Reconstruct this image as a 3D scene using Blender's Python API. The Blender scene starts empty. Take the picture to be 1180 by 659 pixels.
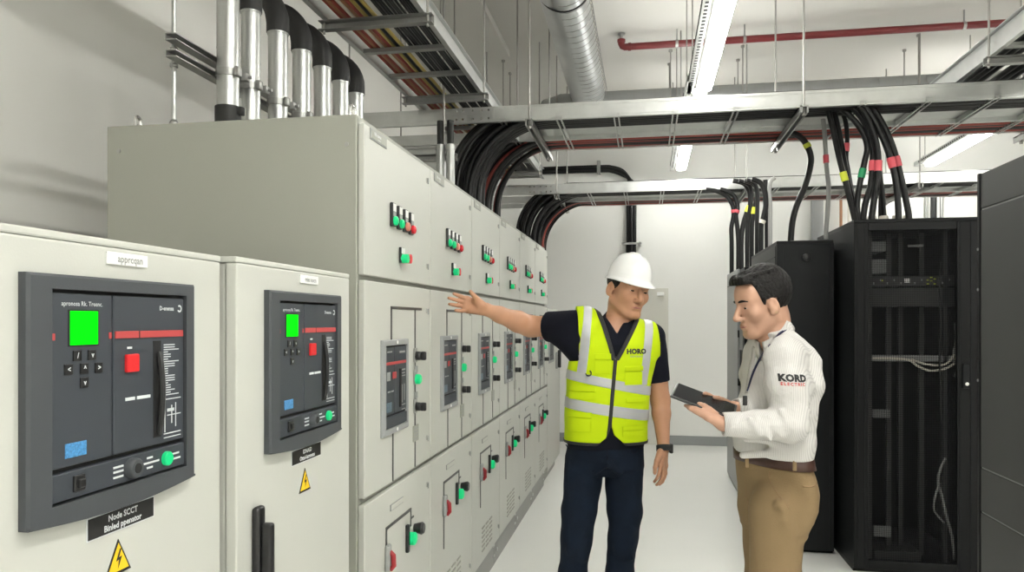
import bpy, bmesh, math, random
import numpy as np
from mathutils import Vector, Matrix
from mathutils.bvhtree import BVHTree
random.seed(7)
SC = bpy.context.scene
COL = SC.collection
# ------------------------------------------------------------------ camera, world, exposure
CAM_H = 1.435
YAW = math.radians(10.1)
SA, CA = math.sin(YAW), math.cos(YAW)
FPX = 870.0
cam_d = bpy.data.cameras.new('camera')
cam_d.sensor_width = 36.0
cam_d.lens = 36.0 * FPX / 1180.0
cam_d.shift_y = 40.5 / 1180.0
cam_d.clip_start = 0.05
cam = bpy.data.objects.new('camera', cam_d)
COL.objects.link(cam)
cam.location = (0, 0, CAM_H)
cam.rotation_euler = (math.pi / 2, 0, YAW)
SC.camera = cam
wd = bpy.data.worlds.new('world'); SC.world = wd
wd.use_nodes = True
wd.node_tree.nodes['Background'].inputs[0].default_value = (0.9, 0.95, 1.0, 1)
wd.node_tree.nodes['Background'].inputs[1].default_value = 0.1
SC.view_settings.view_transform = 'Standard'
SC.view_settings.look = 'None'
SC.view_settings.exposure = 0.0
SC.view_settings.gamma = 1.0
SC.view_settings.use_curve_mapping = False
LAMP = 62.0
UPL = 26.0  # strength of the upward fill glow added to every lamp
CEIL = 4.0

# ------------------------------------------------------------------ coordinate helpers
def onX(px, py, X):
    l = (px - 590) / FPX; dx = -SA + l * CA; dy = CA + l * SA; t = X / dx
    return (X, t * dy, CAM_H + (370 - py) / FPX * t)
def onY(px, py, Y):
    l = (px - 590) / FPX; dx = -SA + l * CA; dy = CA + l * SA; t = Y / dy
    return (t * dx, Y, CAM_H + (370 - py) / FPX * t)

# ------------------------------------------------------------------ materials
def mat(name, col, rough=0.5, metal=0.0, noise=0.0, nscale=8.0, bump=0.0, bscale=60.0, emit=0.0, spec=0.5, stretch=None):
    m = bpy.data.materials.new(name); m.use_nodes = True
    nt = m.node_tree; b = nt.nodes['Principled BSDF']
    b.inputs['Roughness'].default_value = rough
    b.inputs['Metallic'].default_value = metal
    b.inputs['Specular IOR Level'].default_value = spec
    c = (col[0], col[1], col[2], 1)
    b.inputs['Base Color'].default_value = c
    if noise or bump:
        tc = nt.nodes.new('ShaderNodeTexCoord')
        mp = nt.nodes.new('ShaderNodeMapping'); nt.links.new(tc.outputs['Object'], mp.inputs['Vector'])
        if stretch: mp.inputs['Scale'].default_value = stretch
    if noise:
        n = nt.nodes.new('ShaderNodeTexNoise'); n.inputs['Scale'].default_value = nscale; n.inputs['Detail'].default_value = 4
        nt.links.new(mp.outputs['Vector'], n.inputs['Vector'])
        r = nt.nodes.new('ShaderNodeMixRGB'); r.blend_type = 'MIX'
        r.inputs[1].default_value = tuple(max(0, v * (1 - noise)) for v in col) + (1,)
        r.inputs[2].default_value = tuple(min(1, v * (1 + noise)) for v in col) + (1,)
        nt.links.new(n.outputs['Fac'], r.inputs[0]); nt.links.new(r.outputs[0], b.inputs['Base Color'])
    if bump:
        n2 = nt.nodes.new('ShaderNodeTexNoise'); n2.inputs['Scale'].default_value = bscale; n2.inputs['Detail'].default_value = 3
        nt.links.new(mp.outputs['Vector'], n2.inputs['Vector'])
        bp = nt.nodes.new('ShaderNodeBump'); bp.inputs['Strength'].default_value = bump; bp.inputs['Distance'].default_value = 0.01
        nt.links.new(n2.outputs['Fac'], bp.inputs['Height']); nt.links.new(bp.outputs['Normal'], b.inputs['Normal'])
    if emit:
        b.inputs['Emission Color'].default_value = c
        b.inputs['Emission Strength'].default_value = emit
    return m

M = {}
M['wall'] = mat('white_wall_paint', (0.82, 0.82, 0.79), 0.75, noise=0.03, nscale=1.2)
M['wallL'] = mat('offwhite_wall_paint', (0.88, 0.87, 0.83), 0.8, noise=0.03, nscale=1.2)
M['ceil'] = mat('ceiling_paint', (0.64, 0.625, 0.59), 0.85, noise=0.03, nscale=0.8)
M['floor'] = mat('white_epoxy_floor', (0.90, 0.905, 0.87), 0.18, noise=0.03, nscale=1.5, bump=0.02, bscale=3)
M['base'] = mat('grey_skirting', (0.28, 0.29, 0.29), 0.5)
M['door_beige'] = mat('beige_door_paint', (0.62, 0.61, 0.55), 0.5)
M['paint'] = mat('pale_grey_powder_coat', (0.515, 0.52, 0.478), 0.42, noise=0.02, nscale=3, bump=0.03, bscale=260)
M['paint_darkened'] = mat('darkened_grey_powder_coat', (0.33, 0.335, 0.29), 0.5, noise=0.02, nscale=2, bump=0.02, bscale=200)  # body grey, darkened to offset strong light on the side panel
M['plinth'] = mat('grey_plinth_metal', (0.30, 0.30, 0.285), 0.45, noise=0.05, nscale=6)
M['gap'] = mat('dark_seam', (0.03, 0.03, 0.03), 0.8)
M['bezel'] = mat('charcoal_plastic', (0.052, 0.057, 0.064), 0.5, bump=0.02, bscale=300)
M['module'] = mat('slate_plastic', (0.036, 0.042, 0.052), 0.5)
M['recess'] = mat('black_recess', (0.006, 0.006, 0.007), 0.6)
M['black'] = mat('black_plastic', (0.012, 0.012, 0.013), 0.35)
M['blackmatt'] = mat('black_rubber', (0.012, 0.012, 0.012), 0.6, bump=0.05, bscale=120)
M['green_screen'] = mat('green_lit_screen', (0.0, 0.62, 0.002), 0.6, emit=0.9, spec=0.05)
M['green_led'] = mat('green_lit_lens', (0.008, 0.42, 0.15), 0.3, emit=0.5, spec=0.25)
M['red_led'] = mat('red_lens', (0.55, 0.02, 0.03), 0.25, emit=0.12)
M['salmon'] = mat('salmon_lens', (0.62, 0.22, 0.16), 0.3)
M['red'] = mat('red_plastic', (0.55, 0.022, 0.025), 0.4, emit=0.05, spec=0.25)
M['dull_blue'] = mat('grey_blue_label', (0.10, 0.15, 0.19), 0.5, noise=0.5, nscale=200)
M['lampred'] = mat('dark_red_lamp', (0.30, 0.02, 0.025), 0.3)
M['redbar'] = mat('coral_red_strip', (0.40, 0.06, 0.06), 0.5, spec=0.25)
M['white'] = mat('white_plastic', (0.82, 0.82, 0.80), 0.4)
M['ink'] = mat('white_ink', (0.62, 0.65, 0.66), 0.5)
M['greyink'] = mat('grey_ink', (0.30, 0.31, 0.30), 0.5)
M['blackink'] = mat('black_ink', (0.012, 0.012, 0.012), 0.5)
M['redink'] = mat('red_ink', (0.55, 0.03, 0.03), 0.5)
M['sticker'] = mat('blue_sticker', (0.06, 0.22, 0.45), 0.4, noise=0.9, nscale=260)
M['yellow'] = mat('warning_yellow', (0.86, 0.56, 0.015), 0.45)
M['mimic'] = mat('dark_mimic_strip', (0.05, 0.05, 0.048), 0.4)
M['steel'] = mat('galvanised_steel', (0.60, 0.61, 0.60), 0.34, metal=0.85, noise=0.12, nscale=14, bump=0.02, bscale=40)
M['conduit'] = mat('galvanised_conduit', (0.47, 0.48, 0.47), 0.36, metal=0.9, noise=0.18, nscale=20, stretch=(1, 1, 0.25))
M['strut'] = mat('zinc_strut', (0.36, 0.36, 0.35), 0.42, metal=0.75, noise=0.15, nscale=22)
M['chrome'] = mat('bright_steel', (0.72, 0.72, 0.71), 0.2, metal=1.0)
M['rod'] = mat('threaded_rod_zinc', (0.34, 0.33, 0.31), 0.5, metal=0.6)
M['duct'] = mat('spiral_duct_steel', (0.60, 0.615, 0.62), 0.30, metal=0.85, noise=0.2, nscale=9, stretch=(1, 0.4, 1))
M['duct_grey'] = mat('grey_duct_insulation', (0.34, 0.35, 0.345), 0.6, metal=0.2, noise=0.08, nscale=8)
M['pipe_red'] = mat('sprinkler_pipe_red', (0.15, 0.016, 0.018), 0.4)
M['cable'] = mat('black_cable', (0.006, 0.006, 0.0065), 0.4, spec=0.35)
M['cable_grey'] = mat('grey_cable', (0.32, 0.32, 0.31), 0.45)
M['cable_red'] = mat('red_cable', (0.30, 0.045, 0.032), 0.45)
M['cable_orange'] = mat('orange_cable', (0.36, 0.17, 0.085), 0.45)
M['cable_yellow'] = mat('yellow_cable', (0.42, 0.31, 0.08), 0.45)
M['cable_white'] = mat('white_cable', (0.70, 0.66, 0.58), 0.42)
M['tape_pink'] = mat('pink_tape', (0.72, 0.10, 0.13), 0.45)
M['tape_green'] = mat('green_tape', (0.02, 0.40, 0.16), 0.45)
M['tape_lime'] = mat('lime_tape', (0.62, 0.68, 0.05), 0.45)
M['rack'] = mat('black_rack_steel', (0.004, 0.0045, 0.005), 0.45, spec=0.22, bump=0.02, bscale=300)
M['rack_side'] = mat('dark_rack_panel', (0.008, 0.009, 0.010), 0.5, spec=0.2)
M['rack_grey'] = mat('charcoal_rack_panel', (0.050, 0.051, 0.050), 0.5, spec=0.3)
M['rack_pale'] = mat('grey_rack_panel', (0.26, 0.265, 0.265), 0.4)
M['gear'] = mat('dark_gear_face', (0.022, 0.022, 0.023), 0.4, noise=0.3, nscale=40)
M['gear_grey'] = mat('grey_gear_face', (0.16, 0.165, 0.165), 0.5, noise=0.4, nscale=120)
M['diffuser'] = mat('lit_diffuser', (1.0, 0.995, 0.945), 0.4, emit=LAMP)
M['added_uplight'] = mat('added_glow_strip', (1.0, 0.995, 0.945), 0.4, emit=UPL)
M['lampbody'] = mat('lamp_housing', (0.75, 0.75, 0.73), 0.4, metal=0.3)
# people
M['skin1'] = mat('tan_skin', (0.47, 0.24, 0.14), 0.5, noise=0.09, nscale=30, bump=0.03, bscale=150)
M['skin2'] = mat('light_tan_skin', (0.50, 0.285, 0.195), 0.48, noise=0.07, nscale=30, bump=0.03, bscale=150)
M['lip'] = mat('lip_skin', (0.36, 0.13, 0.11), 0.4)
M['hair'] = mat('black_hair', (0.007, 0.006, 0.0055), 0.6, spec=0.25, noise=0.5, nscale=60, bump=0.6, bscale=120, stretch=(1, 0.25, 1))
M['eye'] = mat('eye_dark', (0.02, 0.014, 0.012), 0.2)
M['eyewhite'] = mat('eye_white', (0.6, 0.56, 0.52), 0.3)
M['navy'] = mat('navy_polo_knit', (0.004, 0.005, 0.011), 0.85, spec=0.2, bump=0.2, bscale=350)
M['denim'] = mat('dark_blue_denim', (0.0045, 0.0095, 0.020), 0.9, spec=0.2, noise=0.5, nscale=14, bump=0.25, bscale=300)
M['hivis'] = mat('hi_vis_yellow', (0.52, 0.69, 0.004), 0.75, spec=0.2, bump=0.12, bscale=420)
M['silver'] = mat('reflective_silver', (0.47, 0.48, 0.49), 0.45, metal=0.25, bump=0.05, bscale=400)
M['trim'] = mat('black_binding', (0.015, 0.016, 0.015), 0.7)
M['helmet'] = mat('white_helmet_shell', (0.86, 0.86, 0.85), 0.22)
M['khaki'] = mat('khaki_twill', (0.25, 0.17, 0.085), 0.85, noise=0.08, nscale=10, bump=0.25, bscale=320)
M['khaki_seam'] = mat('khaki_seam_thread', (0.26, 0.165, 0.085), 0.85)
M['leather'] = mat('brown_leather', (0.055, 0.022, 0.014), 0.4, noise=0.2, nscale=40)
M['lanyard'] = mat('navy_lanyard', (0.014, 0.016, 0.06), 0.6)
M['glass'] = mat('tablet_glass', (0.005, 0.0055, 0.007), 0.22, spec=0.15)
M['shoe'] = mat('black_shoe_leather', (0.012, 0.011, 0.010), 0.35)

def striped_shirt():
    m = bpy.data.materials.new('pinstripe_cotton'); m.use_nodes = True
    nt = m.node_tree; b = nt.nodes['Principled BSDF']; b.inputs['Roughness'].default_value = 0.85
    tc = nt.nodes.new('ShaderNodeTexCoord'); mp = nt.nodes.new('ShaderNodeMapping')
    mp.inputs['Rotation'].default_value = (0, 0, math.radians(40))
    w = nt.nodes.new('ShaderNodeTexWave'); w.wave_type = 'BANDS'; w.bands_direction = 'X'
    w.inputs['Scale'].default_value = 62; w.inputs['Distortion'].default_value = 0.25; w.inputs['Detail'].default_value = 1
    cr = nt.nodes.new('ShaderNodeValToRGB')
    cr.color_ramp.elements[0].position = 0.55; cr.color_ramp.elements[0].color = (0.63, 0.615, 0.59, 1)
    cr.color_ramp.elements[1].position = 0.95; cr.color_ramp.elements[1].color = (0.50, 0.48, 0.47, 1)
    nt.links.new(tc.outputs['Object'], mp.inputs[0]); nt.links.new(mp.outputs[0], w.inputs['Vector'])
    nt.links.new(w.outputs['Fac'], cr.inputs[0]); nt.links.new(cr.outputs[0], b.inputs['Base Color'])
    n2 = nt.nodes.new('ShaderNodeTexNoise'); n2.inputs['Scale'].default_value = 26; n2.inputs['Detail'].default_value = 4
    bp = nt.nodes.new('ShaderNodeBump'); bp.inputs['Strength'].default_value = 0.35; bp.inputs['Distance'].default_value = 0.02
    nt.links.new(tc.outputs['Object'], n2.inputs['Vector']); nt.links.new(n2.outputs['Fac'], bp.inputs['Height'])
    nt.links.new(bp.outputs['Normal'], b.inputs['Normal'])
    return m
M['shirt'] = striped_shirt()

def mesh_door_mat():
    m = bpy.data.materials.new('perforated_black_steel'); m.use_nodes = True
    nt = m.node_tree; b = nt.nodes['Principled BSDF']
    b.inputs['Base Color'].default_value = (0.004, 0.0045, 0.005, 1); b.inputs['Roughness'].default_value = 0.5; b.inputs['Specular IOR Level'].default_value = 0.15
    tc = nt.nodes.new('ShaderNodeTexCoord')
    mp = nt.nodes.new('ShaderNodeMapping'); mp.inputs['Scale'].default_value = (1, 0.0, 1)
    v = nt.nodes.new('ShaderNodeTexVoronoi'); v.inputs['Scale'].default_value = 110; v.inputs['Randomness'].default_value = 0.0
    lt = nt.nodes.new('ShaderNodeMath'); lt.operation = 'GREATER_THAN'; lt.inputs[1].default_value = 0.42
    nt.links.new(tc.outputs['Object'], mp.inputs[0]); nt.links.new(mp.outputs[0], v.inputs['Vector'])
    nt.links.new(v.outputs['Distance'], lt.inputs[0]); nt.links.new(lt.outputs[0], b.inputs['Alpha'])
    return m
M['perf'] = mesh_door_mat()

# ------------------------------------------------------------------ mesh helpers
def link(o):
    COL.objects.link(o); return o
def part(name, bm, m, parent=None, smooth=False, base=(0, 0, 0)):
    """bm holds coordinates relative to the parent thing"""
    me = bpy.data.meshes.new(name)
    bmesh.ops.recalc_face_normals(bm, faces=bm.faces[:])
    bm.to_mesh(me); bm.free()
    for k in (m if isinstance(m, (list, tuple)) else [m]):
        me.materials.append(M[k])
    if smooth:
        me.polygons.foreach_set('use_smooth', [True] * len(me.polygons))
        if smooth != 'all':
            try: me.set_sharp_from_angle(angle=math.radians(40))
            except Exception: pass
    o = link(bpy.data.objects.new(name, me))
    if parent: o.parent = parent
    if name in ('printing', 'strip_printing', 'channel_slots'): o['kind'] = 'stuff'   # fine print and perforation nobody counts
    return o
def tag(o, label, cat, group=None):
    o['label'] = label; o['category'] = cat
    if group: o['group'] = group
    return o
def thing(name, label, cat, loc=(0, 0, 0), rz=0.0, group=None):
    o = link(bpy.data.objects.new(name, None)); o.location = loc; o.rotation_euler = (0, 0, rz)
    o.empty_display_size = 0.1
    return tag(o, label, cat, group)
def solo(name, bm, m, label, cat, loc=(0, 0, 0), group=None, smooth=False):
    """a thing that is one mesh; bm is in world coordinates, moved so that its origin is loc"""
    bmesh.ops.translate(bm, verts=bm.verts[:], vec=(-loc[0], -loc[1], -loc[2]))
    o = part(name, bm, m, None, smooth); o.location = loc
    return tag(o, label, cat, group)
def struct(name, bm, m, smooth=False):
    o = part(name, bm, m, None, smooth); o['kind'] = 'structure'
    return o
def copy_tree(o, parent=None):
    c = o.copy(); COL.objects.link(c); c.parent = parent
    for ch in list(o.children): copy_tree(ch, c)
    return c
def BM(): return bmesh.new()
def box(bm, x0, x1, y0, y1, z0, z1, bev=0.0, mi=0, seg=2):
    vs = [bm.verts.new((x, y, z)) for x in (x0, x1) for y in (y0, y1) for z in (z0, z1)]
    q = [(0, 1, 3, 2), (4, 6, 7, 5), (0, 4, 5, 1), (2, 3, 7, 6), (0, 2, 6, 4), (1, 5, 7, 3)]
    fs = [bm.faces.new([vs[i] for i in f]) for f in q]
    for f in fs: f.material_index = mi
    if bev:
        es = list({e for f in fs for e in f.edges})
        r = bmesh.ops.bevel(bm, geom=es, offset=bev, segments=seg, affect='EDGES', profile=0.5)
        for f in r['faces']: f.material_index = mi
    return vs
def frames(pts):
    pts = [Vector(p) for p in pts]
    out = []; n = len(pts); prev = None
    for i in range(n):
        t = (pts[min(i + 1, n - 1)] - pts[max(i - 1, 0)])
        if t.length < 1e-9: t = Vector((0, 0, 1))
        t.normalize()
        if prev is None:
            u = t.orthogonal().normalized()
        else:
            u = prev - t * prev.dot(t)
            u = u.normalized() if u.length > 1e-6 else t.orthogonal().normalized()
        prev = u
        out.append((pts[i], t, u, t.cross(u)))
    return out
def tube(bm, pts, r, n=8, caps=True, mi=0):
    rs = r if isinstance(r, (list, tuple)) else [r] * len(pts)
    rings = []
    for (p, t, u, v), rr in zip(frames(pts), rs):
        rings.append([bm.verts.new(p + (u * math.cos(2 * math.pi * k / n) + v * math.sin(2 * math.pi * k / n)) * rr) for k in range(n)])
    for a, b in zip(rings[:-1], rings[1:]):
        for k in range(n):
            f = bm.faces.new((a[k], a[(k + 1) % n], b[(k + 1) % n], b[k])); f.smooth = True; f.material_index = mi
    if caps:
        f = bm.faces.new(rings[0][::-1]); f.material_index = mi
        f = bm.faces.new(rings[-1]); f.material_index = mi
def smooth_path(pts, sub=6):
    P = [Vector(p) for p in pts]
    if len(P) < 3: return P
    out = []
    for i in range(len(P) - 1):
        p0 = P[max(i - 1, 0)]; p1 = P[i]; p2 = P[i + 1]; p3 = P[min(i + 2, len(P) - 1)]
        for s in range(sub):
            t = s / sub
            out.append(0.5 * ((2 * p1) + (p2 - p0) * t + (2 * p0 - 5 * p1 + 4 * p2 - p3) * t * t + (3 * p1 - p0 - 3 * p2 + p3) * t ** 3))
    out.append(P[-1])
    return out
def ring_band(bm, c, axis, r0, r1, w, n=20):
    """short hollow-looking collar: a thick disc-cylinder along axis"""
    ax = Vector(axis).normalized(); c = Vector(c)
    tube(bm, [c - ax * w / 2, c + ax * w / 2], r1, n)
def channel(bm, p0, p1, w, h, th=0.004, up=(0, 0, 1), flip=False):
    """C-section (open on one side) swept from p0 to p1"""
    p0 = Vector(p0); p1 = Vector(p1); t = (p1 - p0).normalized(); up = Vector(up); s = t.cross(up).normalized()
    if flip: s = -s
    prof = [(0, 0), (w, 0), (w, th), (th, th), (th, h - th), (w, h - th), (w, h), (0, h)]
    A = [bm.verts.new(p0 + s * a + up * b) for a, b in prof]
    B = [bm.verts.new(p1 + s * a + up * b) for a, b in prof]
    n = len(prof)
    for k in range(n): bm.faces.new((A[k], A[(k + 1) % n], B[(k + 1) % n], B[k]))
    for R, sgn in ((A, 1), (B, -1)):
        for q in ((0, 1, 2, 3), (0, 3, 4, 7), (4, 5, 6, 7)):
            f = [R[i] for i in q]
            bm.faces.new(f if sgn > 0 else f[::-1])
_tc = {}
def text_verts(body, size, bold=0.0, align='CENTER', spacing=1.0):
    """flat lettering mesh as (verts, faces) in its own xy plane"""
    key = (body, size, bold, align, spacing)
    if key in _tc: return _tc[key]
    cu = bpy.data.curves.new('lettering', 'FONT'); cu.body = body; cu.size = size; cu.align_x = align; cu.align_y = 'CENTER'
    cu.offset = bold; cu.resolution_u = 2; cu.space_character = spacing
    ob = bpy.data.objects.new('lettering', cu); COL.objects.link(ob)
    dg = bpy.context.evaluated_depsgraph_get()
    ev = ob.evaluated_get(dg); me = ev.to_mesh()
    vs = [tuple(v.co) for v in me.vertices]; fs = [tuple(p.vertices) for p in me.polygons]
    ev.to_mesh_clear(); bpy.data.objects.remove(ob); bpy.data.curves.remove(cu)
    _tc[key] = (vs, fs)
    return vs, fs
def add_text(bm, body, size, fn, bold=0.0, align='CENTER', spacing=1.0, mi=0):
    vs, fs = text_verts(body, size, bold, align, spacing)
    nv = [bm.verts.new(fn(v[0], v[1])) for v in vs]
    for f in fs:
        try:
            q = bm.faces.new([nv[i] for i in f]); q.material_index = mi
        except ValueError: pass
def faceX(x, y, z):   # lettering on a plane facing +X
    return lambda a, b: (x, y + a, z + b)
def faceYm(x, y, z):  # lettering on a plane facing -Y
    return lambda a, b: (x + a, y, z + b)
# ------------------------------------------------------------------ the room
XL, XR, YF, YB = -2.3, 4.6, -3.0, 8.97
b = BM(); box(b, XL - 0.1, XR + 0.1, YF - 0.1, YB + 0.1, -0.1, 0); struct('floor', b, 'floor')
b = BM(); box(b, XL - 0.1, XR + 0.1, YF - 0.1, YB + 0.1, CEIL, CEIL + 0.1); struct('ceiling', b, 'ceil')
b = BM(); box(b, XL - 0.1, XL, YF - 0.1, YB + 0.1, 0, CEIL); struct('wall_left', b, 'wallL')
b = BM(); box(b, XR, XR + 0.1, YF - 0.1, YB + 0.1, 0, CEIL); struct('wall_right', b, 'wall')
b = BM(); box(b, XL, XR, YB, YB + 0.1, 0, CEIL); struct('wall_back', b, 'wall')
b = BM(); box(b, XL, XR, YF - 0.1, YF, 0, CEIL); struct('wall_front', b, 'wall')
b = BM(); box(b, XL, XR, YB - 0.015, YB, 0, 0.107, 0.004); struct('baseboard_back', b, 'base')
b = BM(); box(b, XR - 0.015, XR, YF, YB - 0.015, 0, 0.107, 0.004); struct('baseboard_right', b, 'base')
# shallow ceiling beam on the left, running away from the camera
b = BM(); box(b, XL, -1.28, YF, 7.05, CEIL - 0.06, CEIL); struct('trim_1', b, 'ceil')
# beige door in the far wall
b = BM(); box(b, -0.41, 0.25, YB - 0.035, YB - 0.001, 0.0, 1.82, 0.006)
d1 = struct('door_1', b, 'door_beige')
b = BM(); box(b, 0.12, 0.2, YB - 0.075, YB - 0.036, 1.73, 1.77, 0.005); part('door_closer', b, 'white', d1)
b = BM(); tube(b, [(0.21, YB - 0.04, 1.02), (0.21, YB - 0.08, 1.02), (0.12, YB - 0.08, 1.02)], 0.011, 8); part('door_handle', b, 'chrome', d1, True)

# ------------------------------------------------------------------ ceiling lamps
def lamp(x, y0, y1, z, label):
    t = thing('ceiling_light', label, 'ceiling light', (x, (y0 + y1) / 2, z), 0, 'linear ceiling lights')
    L = (y1 - y0) / 2
    b = BM(); box(b, -0.058, 0.058, -L - 0.02, L + 0.02, 0.0, 0.05, 0.012); part('housing', b, 'lampbody', t)
    b = BM(); box(b, -0.048, 0.048, -L, L, -0.028, 0.0, 0.02, seg=3); part('diffuser', b, 'diffuser', t)
    b = BM(); box(b, -0.04, 0.04, -L, L, 0.05, 0.056, 0.002); part('added_uplight_strip', b, 'added_uplight', t)  # glowing strip added on top to brighten the ceiling and lift ambient light
    b = BM()
    channel(b, (-0.115, -L - 0.35, 0.0), (-0.115, L + 0.12, 0.0), 0.045, 0.045)
    part('support_channel', b, 'steel', t)
    b = BM(); n = int((2 * L) / 0.05)
    for k in range(n): box(b, -0.1185, -0.1152, -L + k * 0.05, -L + k * 0.05 + 0.022, 0.015, 0.03)
    for k in range(n): box(b, -0.103, -0.083, -L + k * 0.05, -L + k * 0.05 + 0.022, -0.0015, -0.0001)
    part('channel_slots', b, 'gap', t)
    for yy in (-L * 0.8, L * 0.8):
        b = BM(); box(b, -0.11, 0.06, yy - 0.02, yy + 0.02, 0.056, 0.062); part('bracket', b, 'steel', t)
        b = BM(); tube(b, [(-0.09, yy, 0.056), (-0.09, yy, CEIL - z)], 0.005, 6); part('hanger_rod', b, 'rod', t, True)
    return t
lamp(0.405, 4.0, 5.55, 3.1, 'long lit ceiling light over the aisle, nearest in view')
lamp(0.37, 7.14, 8.42, 3.1, 'lit ceiling light over the aisle seen below the front cable tray')
lamp(0.39, 5.74, 6.95, 3.1, 'lit ceiling light added unseen over the aisle, behind the front cable tray')  # added out of sight to brighten the floor between the trays
lamp(2.95, 7.25, 8.65, 3.1, 'lit ceiling light at right above the black racks')
for x, y in ((0.405, 0.8), (0.405, -0.95), (1.7, -2.7), (2.95, -2.7), (2.95, 4.1), (4.0, 4.1), (2.95, 0.8)):  # unseen lamps placed to fill the light, some continuing the visible rows
    lamp(x, y, y + 1.5, 3.1, 'lit ceiling light added outside the view for fill')

# ------------------------------------------------------------------ switchgear bays
FX = -0.855           # front plane of the doors
def warn_tri(bm, y, z, s, x, mi_y=0, mi_k=1):
    def tri(sz, xx, mi):
        v = [bm.verts.new((xx, y + a * sz, z + c * sz)) for a, c in ((-0.5, -0.40), (0.5, -0.40), (0, 0.52))]
        w = [bm.verts.new((x - 0.0005, y + a * sz, z + c * sz)) for a, c in ((-0.5, -0.40), (0.5, -0.40), (0, 0.52))]
        bm.faces.new(v).material_index = mi
        for i in range(3): bm.faces.new((v[i], w[i], w[(i + 1) % 3], v[(i + 1) % 3])).material_index = mi
    tri(s, x + 0.0012, mi_k); tri(s * 0.80, x + 0.0018, mi_y)
    P = [(0.03, 0.26), (-0.12, -0.05), (0.0, -0.02), (-0.05, -0.28), (0.12, 0.06), (0.0, 0.04), (0.1, 0.26)]
    bm.faces.new([bm.verts.new((x + 0.0024, y + a * s, z + c * s)) for a, c in P]).material_index = mi_k

def breaker(parent, y0, y1, z0, z1, x, detail=2, bez=None):
    """charcoal breaker fascia set into a door; local coordinates of the parent"""
    W, Hh = y1 - y0, z1 - z0
    Y = lambda u: y0 + W * u
    Z = lambda v: z1 - Hh * v
    b = BM()
    ru0, ru1, rv0, rv1 = 0.11, 0.93, 0.06, 0.935
    th = 0.016 if detail > 1 else 0.01
    # frame: four bevelled bars
    O = [(Y(0), Z(0)), (Y(1), Z(0)), (Y(1), Z(1)), (Y(0), Z(1))]; I = [(Y(ru0), Z(rv0)), (Y(ru1), Z(rv0)), (Y(ru1), Z(rv1)), (Y(ru0), Z(rv1))]
    bv = 0.004
    Ob = [(O[0][0] + bv, O[0][1] - bv), (O[1][0] - bv, O[1][1] - bv), (O[2][0] - bv, O[2][1] + bv), (O[3][0] + bv, O[3][1] + bv)]
    Lr = [[b.verts.new((xx, p[0], p[1])) for p in R] for xx, R in ((x - 0.01, O), (x + th - bv, O), (x + th, Ob), (x + th, I), (x - 0.01, I))]
    for A_, B_ in zip(Lr, Lr[1:] + Lr[:1]):
        for k in range(4): b.faces.new((A_[k], A_[(k + 1) % 4], B_[(k + 1) % 4], B_[k]))
    if detail > 1:
        # the lower lip bulges downwards in a shallow arc
        n = 14; top = []; bot = []
        for i in range(n + 1):
            u = i / n; top.append((Y(u), Z(1) + 0.004)); bot.append((Y(u), Z(1) - 0.012 * math.sin(math.pi * u)))
        for xx, fl in ((x + th, 1), (x - 0.008, -1)):
            vt = [b.verts.new((xx, p[0], p[1])) for p in top]; vb = [b.verts.new((xx, p[0], p[1])) for p in bot]
            for i in range(n): b.faces.new((vt[i], vb[i], vb[i + 1], vt[i + 1]))
            if fl == 1: f1 = vb
            else:
                for i in range(n): b.faces.new((f1[i], vb[i], vb[i + 1], f1[i + 1]))
    fr = part('breaker', b, 'bezel' if not bez else bez, parent)
    b = BM(); box(b, x - 0.009, x + 0.001, Y(ru0) - 0.002, Y(ru1) + 0.002, Z(rv1) - 0.002, Z(rv0) + 0.002); part('recess', b, 'recess', fr)
    X1 = x + 0.011 if detail > 1 else x + 0.006
    e = 0.004 if detail > 1 else 0.002
    um = 0.44
    b = BM(); box(b, x, X1, Y(ru0 + 0.012), Y(um), Z(0.79), Z(0.075), 0.002); part('trip_unit', b, 'module', fr)
    b = BM(); box(b, x, X1, Y(um + 0.008), Y(ru1 - 0.006), Z(0.79), Z(0.075), 0.002); part('front_module', b, 'module', fr)
    b = BM(); box(b, x, X1 + 0.002, Y(ru0 + 0.01), Y(ru1 - 0.006), Z(0.925), Z(0.81), 0.002); part('lower_strip', b, 'module', fr)
    return fr, Y, Z, X1

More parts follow.
